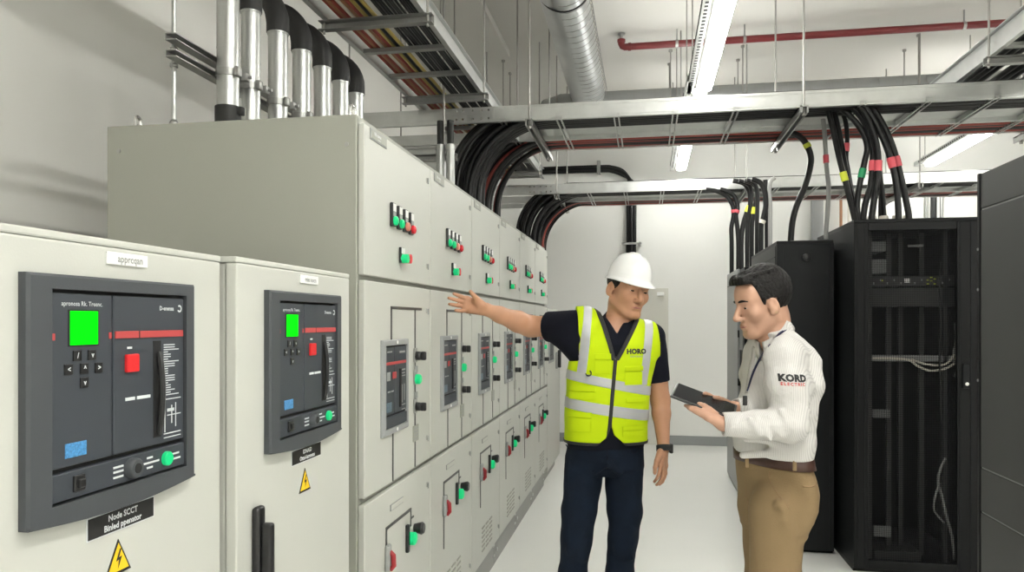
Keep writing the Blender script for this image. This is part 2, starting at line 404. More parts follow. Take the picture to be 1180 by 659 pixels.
def breaker_details(fr, Y, Z, X1, big):
    s = 1.0 if big else 0.75
    def patch(name, u0, u1, v0, v1, m, d=0.0015, bev=0.0005):
        b = BM(); box(b, X1 - 0.001, X1 + d, Y(u0), Y(u1), Z(v1), Z(v0), bev); return part(name, b, m, fr)
    patch('screen_frame', 0.200, 0.362, 0.142, 0.296, 'recess', 0.001)
    patch('screen', 0.208, 0.354, 0.148, 0.290, 'green_screen', 0.002)
    patch('red_strip', 0.455, 0.915, 0.236, 0.268, 'redbar', 0.002)
    patch('red_button', 0.515, 0.592, 0.342, 0.425, 'red', 0.006, 0.002)
    patch('lever_slot', 0.70, 0.755, 0.285, 0.755, 'recess', 0.0008)
    # the curved charging lever in the slot
    b = BM()
    pts = [(X1 + 0.001, Y(0.738), Z(0.34)), (X1 + 0.007, Y(0.733), Z(0.42)), (X1 + 0.010, Y(0.731), Z(0.52)), (X1 + 0.007, Y(0.735), Z(0.64)), (X1 + 0.001, Y(0.738), Z(0.74))]
    tube(b, smooth_path(pts, 5), 0.0055 * s, 8); part('charging_lever', b, 'black', fr, True)
    patch('off_flag', 0.518, 0.578, 0.541, 0.556, 'ink', 0.001); 
    patch('charged_flag', 0.592, 0.680, 0.541, 0.556, 'tape_green' if False else 'ink', 0.001)
    patch('blue_sticker', 0.185, 0.295, 0.695, 0.755, 'sticker', 0.001)
    # small arrow buttons
    for u, v in ((0.245, 0.335), (0.323, 0.335), (0.20, 0.39), (0.282, 0.39), (0.36, 0.392), (0.282, 0.45)):
        b = BM(); box(b, X1 - 0.001, X1 + 0.0022, Y(u - 0.021), Y(u + 0.021), Z(v + 0.022), Z(v - 0.022), 0.0006); part('arrow_key', b, 'black', fr)
    b = BM()
    for (u, v), g in zip(((0.245, 0.335), (0.323, 0.335), (0.20, 0.39), (0.282, 0.39), (0.36, 0.392), (0.282, 0.45)), '/v<^>v'):
        add_text(b, g, 0.011 * s, faceX(X1 + 0.0026, Y(u), Z(v)), 0.0004)
    add_text(b, 'apronosa Rk. Treenc.', 0.0098 * s, faceX(X1 + 0.0006, Y(0.275), Z(0.118)), 0.0001)
    add_text(b, 'D-enensa', 0.0105 * s, faceX(X1 + 0.0006, Y(0.795), Z(0.128)), 0.0003)
    # round logo next to the word
    for k in range(20):
        a0 = math.radians(50 + 14 * k); a1 = math.radians(50 + 14 * (k + 1))
        r0, r1 = 0.0036 * s, 0.0068 * s
        q = [b.verts.new((X1 + 0.0006, Y(0.89) - math.cos(a) * r, Z(0.127) + math.sin(a) * r)) for a, r in ((a0, r0), (a0, r1), (a1, r1), (a1, r0))]
        b.faces.new(q)
    # fine print beside the lever
    rr = random.Random(3)
    for i in range(22):
        v = 0.305 + i * 0.0118
        box(b, X1 - 0.0005, X1 + 0.0005, Y(0.775), Y(0.775 + rr.choice((0.05, 0.08, 0.11, 0.03))), Z(v + 0.005), Z(v))
    for u0, u1, v0, v1 in ((0.775, 0.90, 0.575, 0.580), (0.78, 0.785, 0.60, 0.74), (0.86, 0.865, 0.60, 0.72), (0.80, 0.90, 0.655, 0.66), (0.775, 0.90, 0.745, 0.75),
                           (0.775, 0.90, 0.765, 0.769), (0.83, 0.836, 0.61, 0.70), (0.80, 0.85, 0.625, 0.64), (0.53, 0.56, 0.308, 0.318)):
        box(b, X1 - 0.0005, X1 + 0.0006, Y(u0), Y(u1), Z(v1), Z(v0))
    part('printing', b, 'ink', fr)
    b = BM()
    box(b, X1 - 0.0005, X1 + 0.0025, Y(0.60), Y(0.605), Z(0.268), Z(0.236))
    part('strip_mark', b, 'recess', fr)
    for u in (0.128, 0.428):
        b = BM(); box(b, X1 - 0.0005, X1 + 0.0006, Y(u - 0.008), Y(u + 0.008), Z(0.268), Z(0.24)); part('side_mark', b, 'redbar', fr)
    # controls on the lower strip
    X2 = X1 + 0.002
    b = BM(); box(b, X2 - 0.001, X2 + 0.004, Y(0.218), Y(0.276), Z(0.90), Z(0.832), 0.0015); box(b, X2, X2 + 0.009, Y(0.230), Y(0.264), Z(0.885), Z(0.848), 0.002); part('rocker_switch', b, 'black', fr)
    def disc(name, u, v, r, d, m, hole=None):
        b = BM(); tube(b, [(X2 - 0.001, Y(u), Z(v)), (X2 + d * 0.8, Y(u), Z(v)), (X2 + d, Y(u), Z(v))], [r, r, r * 0.86], 20); return part(name, b, m, fr, True)
    disc('rotary_knob', 0.547, 0.866, 0.0165 * s, 0.014, 'bezel')
    disc('knob_core', 0.547, 0.866, 0.0095 * s, 0.0148, 'recess')
    disc('green_push_button', 0.783, 0.868, 0.0125 * s, 0.008, 'green_led')
    b = BM()
    for u0, u1, v in ((0.44, 0.50, 0.845), (0.44, 0.50, 0.866), (0.44, 0.50, 0.89), (0.605, 0.735, 0.866), (0.65, 0.69, 0.842), (0.65, 0.69, 0.889), (0.83, 0.88, 0.855), (0.83, 0.89, 0.88)):
        box(b, X2 - 0.0005, X2 + 0.0006, Y(u0), Y(u1), Z(v + 0.005), Z(v - 0.004))
    part('strip_printing', b, 'ink', fr)

def low_cabinet(yc0, yc1, fx, by0, label, plate_txt, lines, handle_y=None, handle_z=0.93, tri_z=1.045, group=None, hinge_far=True):
    """1.57 m high cabinet with a breaker fascia in its door; front faces +X"""
    t = thing('breaker_cabinet', label, 'electrical cabinet', (fx, yc0, 0), 0, group)
    w = yc1 - yc0
    b = BM(); box(b, -0.80, -0.028, 0.006, w - 0.006, 0.1, 1.555, 0.004); part('body', b, 'paint', t)
    b = BM(); box(b, -0.78, -0.06, 0.02, w - 0.02, 0.0, 0.1); part('plinth', b, 'plinth', t)
    b = BM(); box(b, -0.83, 0.0, 0.0, w, 1.5555, 1.568, 0.003); part('top_cover', b, 'paint', t)
    b = BM(); box(b, -0.026, 0.0, 0.002, w - 0.002, 0.11, 1.555, 0.004, seg=3); dr = part('door', b, 'paint', t)
    bw, bh = 0.392, 0.36
    o = by0 - yc0
    fr, Y, Z, X1 = breaker(t, o, o + bw, 1.1435, 1.5035, 0.0)
    breaker_details(fr, Y, Z, X1, True)
    m = o + bw / 2
    b = BM(); box(b, 0, 0.0035, m + 0.025 - 0.05, m + 0.025 + 0.05, 1.527, 1.5475, 0.001); pl = part('nameplate', b, 'white', dr)
    b = BM(); add_text(b, plate_txt, 0.017, faceX(0.0041, m + 0.03, 1.537), 0.0003); part('plate_lettering', b, 'greyink', dr)
    yl = o + 0.21
    b = BM(); box(b, 0, 0.001, yl - 0.081, yl + 0.081, 1.091, 1.128); part('label_border', b, 'ink', dr)
    b = BM(); box(b, 0, 0.002, yl - 0.079, yl + 0.079, 1.093, 1.126, 0.0005); part('black_label', b, 'blackink', dr)
    b = BM(); add_text(b, lines[0], 0.014, faceX(0.0026, yl, 1.1165), 0.0004); add_text(b, lines[1], 0.014, faceX(0.0026, yl, 1.1015), 0.0004); part('label_lettering', b, 'ink', dr)
    b = BM(); warn_tri(b, o + 0.20, tri_z, 0.062, 0.0); part('warning_triangle', b, ['yellow', 'blackink'], dr)
    if handle_y is not None:
        hy = handle_y - yc0
        b = BM(); box(b, 0, 0.018, hy - 0.017, hy + 0.017, handle_z - 0.12, handle_z + 0.11, 0.008, seg=3); hd = part('door_handle', b, 'black', dr, True)
        b = BM(); box(b, 0.017, 0.042, hy - 0.010, hy + 0.012, handle_z - 0.11, handle_z + 0.075, 0.007, seg=3); part('grip', b, 'black', hd, True)
        b = BM(); tube(b, [(0.04, hy + 0.002, handle_z - 0.085), (0.046, hy + 0.002, handle_z - 0.085)], 0.006, 10); part('lock_barrel', b, 'chrome', hd)
    return t
G = 'low breaker cabinets along the aisle'
low_cabinet(0.80, 1.4135, FX, 0.9075, 'low pale grey breaker cabinet at the left edge, largest in view, with green screen', 'apprcqan', ('Node SCCT', 'Binled ppenator'), None, group=G)
low_cabinet(1.419, 2.018, -0.825, 1.533, 'low pale grey breaker cabinet against the tall switchgear, black lever handle on its door', 'mie nocn', ('IDNAID', 'Ottol-iamnens'), 1.494, 0.93, 1.043, group=G)

BW = 0.725
Y0 = 2.205
TOP = 2.072
def bay():
    t = thing('switchgear_cabinet', '', 'switchgear cabinet', (FX, Y0, 0), 0, 'tall switchgear bays in a row')
    b = BM(); box(b, -0.884, -0.022, -0.004, BW - 0.004, 0.14, TOP, 0.003); part('body', b, 'paint_darkened', t)
    b = BM(); box(b, -0.86, -0.03, 0.0, BW - 0.006, 0.0, 0.1395); box(b, -0.0305, -0.0295, BW - 0.03, BW - 0.024, 0.01, 0.13); part('plinth', b, 'plinth', t)
    b = BM()
    for dz in (0.05, 0.11): box(b, -0.0295, -0.026, BW - 0.05, BW - 0.012, dz, dz + 0.012)
    tube(b, [(-0.029, 0.06, 0.07), (-0.024, 0.06, 0.07)], 0.012, 10)
    part('plinth_bracket', b, 'steel', t)
    # ---- upper door
    def door(z0, z1):
        b = BM(); box(b, -0.021, 0.0, 0.004, BW - 0.004, z0, z1, 0.0035, seg=3); return part('door', b, 'paint', t)
    up = door(1.578, 2.045)
    b = BM(); box(b, 0, 0.003, 0.05, 0.20, 2.008, 2.048 - 0.005, 0.001); part('nameplate_frame', b, 'greyink', up)
    b = BM(); box(b, 0.002, 0.004, 0.056, 0.194, 2.013, 2.038); part('nameplate', b, 'paint_darkened', up)
    b = BM(); add_text(b, 'Nb nome', 0.016, faceX(0.0046, 0.11, 2.030), 0.0004); add_text(b, 'tsr unt el', 0.007, faceX(0.0046, 0.125, 2.018), 0.0002); part('plate_lettering', b, 'ink', up)
    for i, lens in enumerate(('green_led', 'green_led', 'salmon', 'red_led')):
        y = 0.235 + 0.0665 * i; zt = 1.838 - 0.002 * i
        b = BM(); box(b, 0, 0.012, y, y + 0.036, zt - 0.082, zt, 0.004); il = part('indicator', b, 'black', up)
        b = BM(); box(b, 0.011, 0.0135, y + 0.004, y + 0.033, zt - 0.03, zt - 0.004, 0.001); part('indicator_tag', b, 'white', il)
        b = BM(); box(b, 0.011, 0.013, y + 0.004, y + 0.033, zt - 0.046, zt - 0.031); part('indicator_window', b, 'greyink', il)
        b = BM(); tube(b, [(0.010, y + 0.019, zt - 0.062), (0.020, y + 0.019, zt - 0.062), (0.024, y + 0.019, zt - 0.062)], [0.0158, 0.0158, 0.010], 14); part('lens', b, lens, il, True)
    b = BM(); box(b, 0, 0.010, 0.330, 0.372, 1.640, 1.695, 0.003); sel = part('selector', b, 'black', up)
    b = BM(); box(b, 0.009, 0.0115, 0.333, 0.369, 1.672, 1.693); part('selector_tag', b, 'white', sel)
    b = BM(); tube(b, [(0.008, 0.346, 1.655), (0.03, 0.346, 1.655)], 0.016, 14); part('selector_button', b, 'green_led', sel, True)
    b = BM(); tube(b, [(0.0, 0.385, 1.657), (0.028, 0.385, 1.657)], [0.015, 0.017], 14); part('selector_button', b, 'red_led', sel, True)
    def lock(dr, z):
        b = BM(); tube(b, [(-0.002, BW - 0.055, z), (0.006, BW - 0.055, z)], 0.010, 12); l = part('door_lock', b, 'chrome', dr, True)
        b = BM(); box(b, 0.005, 0.009, BW - 0.058, BW - 0.052, z - 0.014, z + 0.008); part('lock_wing', b, 'greyink', l)
    lock(up, 1.99); lock(up, 1.652)
    # ---- middle door
    mid = door(0.886, 1.562)
    w = 0.005
    for y0, y1, z0, z1 in ((0.246, 0.256, 1.37, 1.482), (0.246, 0.60, 1.476, 1.486), (0.513, 0.521, 0.89, 1.477), (0.262, 0.27, 0.888, 1.055)):
        b = BM(); box(b, 0.0, 0.0025, y0, y1, z0, z1); part('mimic_line', b, 'mimic', mid)
    fr, Y, Z, X1 = breaker(t, 0.145, 0.418, 1.053, 1.372, 0.0, 1, 'base')
    def patch(name, u0, u1, v0, v1, m, d=0.0012):
        b = BM(); box(b, X1 - 0.001, X1 + d, Y(u0), Y(u1), Z(v1), Z(v0)); return part(name, b, m, fr)
    patch('red_strip', 0.14, 0.91, 0.235, 0.265, 'redbar')
    patch('red_button', 0.38, 0.50, 0.345, 0.415, 'redbar', 0.003)
    patch('status_window', 0.17, 0.29, 0.34, 0.43, 'greyink')
    patch('lever', 0.64, 0.70, 0.32, 0.74, 'recess', 0.004)
    patch('data_label', 0.15, 0.34, 0.66, 0.76, 'dull_blue')
    b = BM()
    for u0, u1, v0, v1 in ((0.73, 0.88, 0.33, 0.345), (0.73, 0.86, 0.37, 0.38), (0.73, 0.88, 0.40, 0.41), (0.74, 0.76, 0.5, 0.7), (0.83, 0.85, 0.5, 0.68), (0.74, 0.88, 0.72, 0.73),
                           (0.2, 0.3, 0.54, 0.555), (0.33, 0.42, 0.54, 0.555), (0.65, 0.86, 0.13, 0.15), (0.18, 0.36, 0.12, 0.135), (0.73, 0.88, 0.77, 0.78)):
        box(b, X1 - 0.0005, X1 + 0.0007, Y(u0), Y(u1), Z(v1), Z(v0))
    part('printing', b, 'greyink', fr)
    for v in (0.03, 0.965):
        b = BM(); tube(b, [(0.009, Y(0.52), Z(v)), (0.012, Y(0.52), Z(v))], 0.006, 10); part('frame_screw', b, 'white', fr)
    yk = 0.517
    def knob(z, kind):
        b = BM(); box(b, 0.002, 0.006, yk - 0.022, yk + 0.016, z - 0.024, z + 0.03, 0.002); k = part('switch_plate', b, 'plinth', mid)
        if kind == 'green':
            b = BM(); box(b, 0.004, 0.009, yk - 0.012, yk + 0.012, z + 0.022, z + 0.045); part('switch_tag', b, 'greyink', k)
            b = BM(); tube(b, [(0.003, yk, z - 0.004), (0.020, yk, z - 0.004), (0.025, yk, z - 0.004)], [0.019, 0.019, 0.013], 16); part('green_button', b, 'green_led', k, True)
        else:
            b = BM(); tube(b, [(0.005, yk, z), (0.022, yk, z), (0.026, yk, z)], [0.017, 0.016, 0.013], 16); box(b, 0.022, 0.045, yk - 0.007, yk + 0.007, z - 0.016, z + 0.016, 0.005)
            part('rotary_switch', b, 'black', k)
            if kind == 'tag':
                b = BM(); box(b, 0.002, 0.008, yk - 0.014, yk + 0.014, z + 0.032, z + 0.055, 0.001); part('switch_tag', b, 'greyink', k)
    knob(1.305, 'plain'); knob(1.222, 'green'); knob(1.115, 'tag')
    b = BM(); box(b, 0.0, 0.004, 0.49, 0.555, 0.985, 1.045, 0.001); dp = part('data_plate', b, 'paint_darkened', mid)
    b = BM()
    for k in range(4): box(b, 0.0035, 0.0046, 0.498, 0.547, 0.993 + k * 0.013, 0.998 + k * 0.013)
    part('data_lines', b, 'greyink', mid)
    lock(mid, 1.475); lock(mid, 0.975)
    # ---- lower door
    lo = door(0.16, 0.866)
    b = BM(); box(b, 0, 0.003, 0.24, 0.375, 0.79, 0.812, 0.001); part('nameplate_frame', b, 'greyink', lo)
    b = BM(); box(b, 0.002, 0.004, 0.244, 0.371, 0.793, 0.809); part('nameplate', b, 'paint', lo)
    for q in ((0.196, 0.206, 0.46, 0.738), (0.196, 0.47, 0.738, 0.748), (0.462, 0.47, 0.68, 0.738), (0.47, 0.50, 0.705, 0.712)):
        b = BM(); box(b, 0, 0.0025, *q); part('mimic_line', b, 'mimic', lo)
    b = BM(); box(b, 0, 0.016, 0.184, 0.218, 0.60, 0.69, 0.006); vi = part('voltage_indicator', b, 'greyink', lo)
    b = BM(); tube(b, [(0.012, 0.204, 0.665), (0.024, 0.204, 0.655), (0.026, 0.204, 0.62), (0.014, 0.204, 0.607)], 0.009, 12); part('red_lamp', b, 'lampred', vi, True)
    b = BM(); box(b, 0, 0.012, 0.404, 0.424, 0.60, 0.70, 0.003); sw = part('key_switch', b, 'black', lo)
    b = BM(); tube(b, [(0.0, 0.45, 0.64), (0.022, 0.45, 0.64), (0.028, 0.45, 0.64)], [0.024, 0.024, 0.016], 18); part('green_button', b, 'green_led', sw, True)
    b = BM(); tube(b, [(0.0, 0.512, 0.662), (0.03, 0.512, 0.662), (0.038, 0.512, 0.662)], [0.016, 0.024, 0.018], 16); part('rotary_switch', b, 'black', sw, True)
    b = BM()
    for c in range(3):
        for r in range(6):
            y = 0.24 + c * 0.095 ; z = 0.215 + r * 0.024
            box(b, -0.002, 0.0035, y, y + 0.065, z, z + 0.009, 0.0015)
    part('louvre', b, 'paint_darkened', lo)
    lock(lo, 0.79); lock(lo, 0.24)
    return t
bay0 = bay()
bay_labels = ['tall pale grey switchgear bay nearest the camera, its bare grey side towards the low cabinets',
              'second tall switchgear bay from the camera, behind the outstretched hand',
              'third tall switchgear bay from the camera, left of the outstretched arm',
              'fourth tall switchgear bay from the camera along the aisle',
              'fifth tall switchgear bay from the camera, just left of the hi-vis vest',
              'farthest tall switchgear bay at the end of the row']
bay0['label'] = bay_labels[0]
for k in range(1, 6):
    c = copy_tree(bay0); c.location = (FX, Y0 + BW * k, 0); c['label'] = bay_labels[k]
# lifting eyes and side panel screws on the nearest bay only
for ex in (-0.06, -0.815):
    pts = [(ex, 0.04, TOP - 0.005), (ex, 0.04, TOP + 0.03)] + [(ex, 0.054 - 0.014 * math.cos(math.pi * k / 6), TOP + 0.03 + 0.014 * math.sin(math.pi * k / 6)) for k in range(1, 6)] + [(ex, 0.068, TOP + 0.03), (ex, 0.068, TOP - 0.005)]
    b = BM(); tube(b, pts, 0.006, 8); part('lifting_eye', b, 'chrome', bay0, True)
for x, z in ((-0.84, 1.99), (-0.055, 1.98), (-0.055, 1.2), (-0.055, 0.7), (-0.84, 1.2)):
    b = BM(); tube(b, [(x, -0.0035, z), (x, -0.007, z)], 0.007, 10); part('panel_screw', b, 'strut', bay0)

# last, lower cabinet beyond the row
t = thing('end_cabinet', 'low pale grey cabinet past the far end of the tall switchgear row, black handle', 'electrical cabinet', (FX, 6.575, 0))
b = BM(); box(b, -0.84, -0.022, 0, 0.95, 0.1, 1.552, 0.004); part('body', b, 'paint', t)
b = BM(); box(b, -0.82, -0.05, 0.01, 0.94, 0, 0.0995); part('plinth', b, 'plinth', t)
b = BM(); box(b, -0.021, 0, 0.004, 0.946, 0.11, 1.548, 0.004); dr = part('door', b, 'paint', t)
fr, Y, Z, X1 = breaker(t, 0.06, 0.40, 1.06, 1.40, 0.0, 1, 'base')
b = BM(); box(b, 0, 0.02, 0.60, 0.66, 0.98, 1.14, 0.008); hp = part('door_handle', b, 'greyink', dr)
b = BM(); box(b, 0.018, 0.05, 0.61, 0.645, 0.99, 1.16, 0.008); part('grip', b, 'black', hp)

# small floor box with a red coupling beside the far skirting
t = thing('floor_valve_box', 'small dark box with a red coupling standing low beyond the end cabinet', 'valve box', (-0.78, 8.3, 0))
b = BM(); box(b, -0.02, 0.42, 0, 0.25, 0, 0.2, 0.01); part('box', b, 'leather', t)
b = BM(); tube(b, [(0.1, -0.001, 0.09), (0.1, -0.08, 0.09)], 0.035, 14); tube(b, [(0.1, -0.05, 0.09), (0.34, -0.05, 0.11)], 0.024, 12); part('coupling', b, 'tape_pink', t, True)
# ------------------------------------------------------------------ risers on top of the tall switchgear
XP = -1.42
ys = [2.391, 2.542, 2.748, 2.954, 3.160, 3.363, 3.553]
names = ['first silver riser pipe from the left on the tall switchgear, black collar at its foot',
         'second silver riser pipe from the left, slimmer, no elbow in view but its rim',
         'third silver riser pipe from the left, first with its black elbow in view',
         'fourth silver riser pipe from the left with black rubber elbow',
         'fifth silver riser pipe from the left with black rubber elbow',
         'sixth silver riser pipe from the left, lifting eye in front of its foot',
         'last silver riser pipe, farthest and smallest of the row']
for i, y in enumerate(ys):
    r = 0.034 if i == 1 else 0.0375
    t = thing('riser_pipe', names[i], 'conduit', (XP, y, TOP), 0, 'riser pipes on the switchgear')
    b = BM(); zj = 2.566 - TOP + (0.03 if i == 0 else 0)
    tube(b, [(0, 0, 0), (0, 0, zj)], r, 24); part('pipe', b, 'conduit', t, True)
    b = BM(); tube(b, [(0, 0, zj - 0.012), (0, 0, zj)], r + 0.003, 24); tube(b, [(0, 0, 0.30), (0, 0, 0.303)], r + 0.001, 24); part('coupling', b, 'conduit', t, True)
    b = BM()
    R = 0.15
    pts = [(0, 0, zj - 0.005), (0, 0, zj + 0.03)] + [(-R + R * math.cos(a), -0.0 * (1 - math.cos(a)), zj + 0.03 + R * math.sin(a)) for a in [math.pi / 2 * k / 10 for k in range(1, 11)]]
    rr = [r + 0.006] * 2 + [r + 0.007 - 0.0012 * k for k in range(10)]
    tube(b, pts, rr, 20); part('elbow', b, 'blackmatt', t, True)
    if i < 3 or True:
        b = BM(); zc = 0.215
        tube(b, [(0, 0, zc - 0.012), (0, 0, zc + 0.012)], r + 0.004, 24)
        for dz in (0,): box(b, r + 0.0, r + 0.016, -0.03, 0.0, zc - 0.016, zc + 0.016, 0.003); box(b, 0.012, r + 0.012, r - 0.006, r + 0.022, zc - 0.014, zc + 0.014, 0.003)
        tube(b, [(r - 0.01, r + 0.012, zc), (r + 0.025, r + 0.012, zc)], 0.006, 8)
        part('pipe_clamp', b, 'strut', t, True)
    if i == 0:
        b = BM(); tube(b, [(0, 0, 0.0), (0, 0, 0.10)], r + 0.006, 24); box(b, 0.02, r + 0.02, -0.012, 0.012, 0.07, 0.098, 0.003); part('collar', b, 'blackmatt', t, True)
for z in (2.325, 2.272):
    b = BM(); channel(b, (-1.50, 2.16, z), (-1.50, 4.0, z), 0.038, 0.022, 0.003, up=(0, 0, 1))
    solo('strut_channel', b, 'strut', ('upper' if z > 2.3 else 'lower') + ' of the two strut channels behind the riser pipes', 'strut', (-1.48, 2.16, z), 'strut channels')
t = thing('threaded_rod', 'threaded rod rising from the top of the tall switchgear, holding the strut channels', 'rod', (-1.52, 2.235, TOP))
b = BM(); tube(b, [(0, 0, 0.0), (0, 0, CEIL - TOP)], 0.0075, 10); part('rod', b, 'conduit', t, True)
b = BM(); tube(b, [(0, 0, 0), (0, 0, 0.012), (0, 0, 0.02)], [0.018, 0.014, 0.009], 10)
for z in (0.198, 0.232, 0.25, 0.28): tube(b, [(0, 0, z - 0.006), (0, 0, z + 0.006)], 0.013, 6)
part('nut', b, 'strut', t)
# two bright conduits and their black connectors farther back
for k, (px, lab) in enumerate(((507.5, 'left of two short silver conduits behind the tall switchgear top'), (519, 'right of two short silver conduits behind the tall switchgear top'))):
    p = onY(px, 200, 4.3)
    t = thing('short_conduit', lab, 'conduit', (p[0], 4.3, TOP), 0, 'short conduits')
    b = BM(); tube(b, [(0, 0, 0), (0, 0, 0.40)], 0.026, 16); part('pipe', b, 'conduit', t, True)
    b = BM(); tube(b, [(0, 0, 0.37), (0, 0, 0.385)], 0.030, 16); part('coupling', b, 'conduit', t, True)
    b = BM(); tube(b, [(0, 0, 0.40), (0, 0, 0.54)], 0.020, 12); part('cable_tail', b, 'blackmatt', t, True)
t = thing('strut_rail', 'strut rail behind the two short silver conduits, hung on two rods', 'strut', (-1.5, 4.42, 2.40))
b = BM(); channel(b, (-0.4, 0, 0), (0.38, 0, 0), 0.04, 0.04, 0.004); part('rail', b, 'strut', t)
for x in (-0.3, 0.3):
    b = BM(); tube(b, [(x, -0.02, -0.02), (x, -0.02, CEIL - 2.40)], 0.006, 8); part('hanger_rod', b, 'rod', t, True)
t = thing('junction_box', 'galvanised junction box under the left end of the front cable tray', 'junction box', (-1.62, 5.30, 2.46))
b = BM(); box(b, -0.2, 0.2, -0.13, 0.12, 0, 0.205, 0.01); part('box_body', b, 'steel', t)
for x in (-0.15, 0.15):
    b = BM(); tube(b, [(x, 0.0, 0.2), (x, 0.0, CEIL - 2.46)], 0.006, 8); part('hanger_rod', b, 'rod', t, True)

# ------------------------------------------------------------------ cable trays across the room
def cross_tray(yf, x0, x1, label, rung0, traps, splice=None):
    """ladder tray along X; front rail at yf"""
    yb = yf + 0.87; ym = yf + 0.53; z0, z1 = 2.673, 2.769
    t = thing('cable_tray', label, 'cable tray', ((x0 + x1) / 2, yf, z0), 0, 'trays across the room')
    cx = (x0 + x1) / 2
    def rail(y, zt, flip):
        b = BM(); channel(b, (x0 - cx, y - yf, 0), (x1 - cx, y - yf, 0), 0.028, zt - z0, 0.004, flip=flip)
        return part('side_rail', b, 'steel', t)
    r1 = rail(yf, z1, True); rail(ym, z1 - 0.022, True); rail(yb, z1, False)
    b = BM(); box(b, x0 - cx, x1 - cx, -0.004, 0.0, z1 - z0 - 0.018, z1 - z0 - 0.014); box(b, x0 - cx, x1 - cx, -0.003, 0.0, 0.014, 0.017); part('rail_rib', b, 'steel', r1)
    b = BM(); box(b, x0 + 1.2 - cx, x1 - cx, 0.29, ym - yf, 0.028, 0.032); box(b, x0 + 1.2 - cx, x1 - cx, 0.287, 0.290, 0.028, 0.07); part('divider', b, 'steel', t)
    x = rung0
    while x < x1 - 0.1:
        if all(abs(x - q) > 0.09 for q in traps):
            b = BM()
            for dx in (-0.018, 0.010): box(b, x + dx - cx, x + dx + 0.008 - cx, 0.0, yb - yf, -0.004, 0.026)
            box(b, x - 0.010 - cx, x + 0.010 - cx, 0, yb - yf, 0.016, 0.022)
            part('rung', b, 'steel', t)
        x += 0.35
    for q in traps:
        b = BM()
        for dx in (-0.022, 0.012): box(b, q + dx - cx, q + dx + 0.009 - cx, -0.06, yb - yf + 0.12, -0.045, -0.005)
        box(b, q - 0.022 - cx, q + 0.021 - cx, -0.06, yb - yf + 0.12, -0.012, -0.005)
        part('trapeze_strut', b, 'strut', t)
        for yy in (-0.035, yb - yf + 0.06):
            b = BM(); tube(b, [(q - cx, yy, -0.06), (q - cx, yy, CEIL - z0)], 0.0062, 8); tube(b, [(q - cx, yy, -0.06), (q - cx, yy, -0.046)], 0.012, 6); part('hanger_rod', b, 'rod', t, True)
    if splice is not None:
        b = BM(); box(b, splice - cx, splice + 0.27 - cx, -0.006, -0.0045, 0.004, z1 - z0 - 0.003)
        sp = part('splice_plate', b, 'steel', t)
        for u in (0.03, 0.07, 0.135, 0.19, 0.235):
            for z in (0.022, 0.074):
                b = BM(); tube(b, [(splice + u - cx, -0.005, z), (splice + u - cx, -0.012, z)], 0.007, 8); part('bolt', b, 'chrome', sp)
    return t
cross_tray(4.6, -1.95, 4.5, 'long galvanised cable tray across the room in front, over the black racks', -0.88, (-0.706, 0.89, 2.45), -1.20)
cross_tray(7.3, -1.75, 4.4, 'second galvanised cable tray across the room, farther back and lower in view', -0.55, (-0.855, 0.914, 2.40), -1.15)

def cross_cables(yf, tag_txt, grp, X1=4.4):
    rr = random.Random(int(yf * 10))
    n = 0
    lay = []
    for k in range(6): lay.append((yf + 0.050 + 0.040 * k, 2.695, 0, 0.0185))
    for k in range(6): lay.append((yf + 0.050 + 0.040 * k, 2.733, 0, 0.0185))
    for k in range(5): lay.append((yf + 0.065 + 0.040 * k, 2.771, 0, 0.0185))
    for k in range(7): lay.append((yf + 0.585 + 0.040 * k, 2.695, 1, 0.0185))
    for k in range(6): lay.append((yf + 0.605 + 0.040 * k, 2.730, 1, 0.018))
    for i, (y, z, g, r) in enumerate(lay):
        red = g == 1 and (i % 13) in (5, 7, 10)
        R = 0.46 + rr.uniform(-0.03, 0.03) - (0.0 if z < 2.72 else -0.03)
        xe = -1.17 + (0.08 if z < 2.72 else 0.0 if z < 2.75 else -0.05) + rr.uniform(-0.05, 0.05)
        pts = [(X1, y, z)]
        x = X1
        while x > xe + R + 0.3:
            x -= 0.8
            if x > xe + R + 0.1: pts.append((x, y + rr.uniform(-0.005, 0.005), z + rr.uniform(-0.004, 0.004)))
        for k in range(0, 9):
            a = math.pi / 2 * k / 8
            pts.append((xe + R - R * math.sin(a), y, z - R + R * math.cos(a)))
        pts.append((xe, y, TOP + 0.001))
        b = BM(); tube(b, smooth_path(pts, 3), r, 7)
        col = 'cable_red' if red else 'cable'
        lab = ('red' if red else 'black') + ' cable lying in the ' + tag_txt + (' rear half' if g else ' front half') + ', curving down into the switchgear'
        solo('power_cable', b, col, lab, 'cable', (xe, y, TOP), ('red ' if red else 'black ') + grp + (' rear' if g else ' front'), 'all')
cross_cables(4.6, 'front cable tray', 'cables of the front tray')
cross_cables(7.3, 'back cable tray', 'cables of the back tray', 4.3)
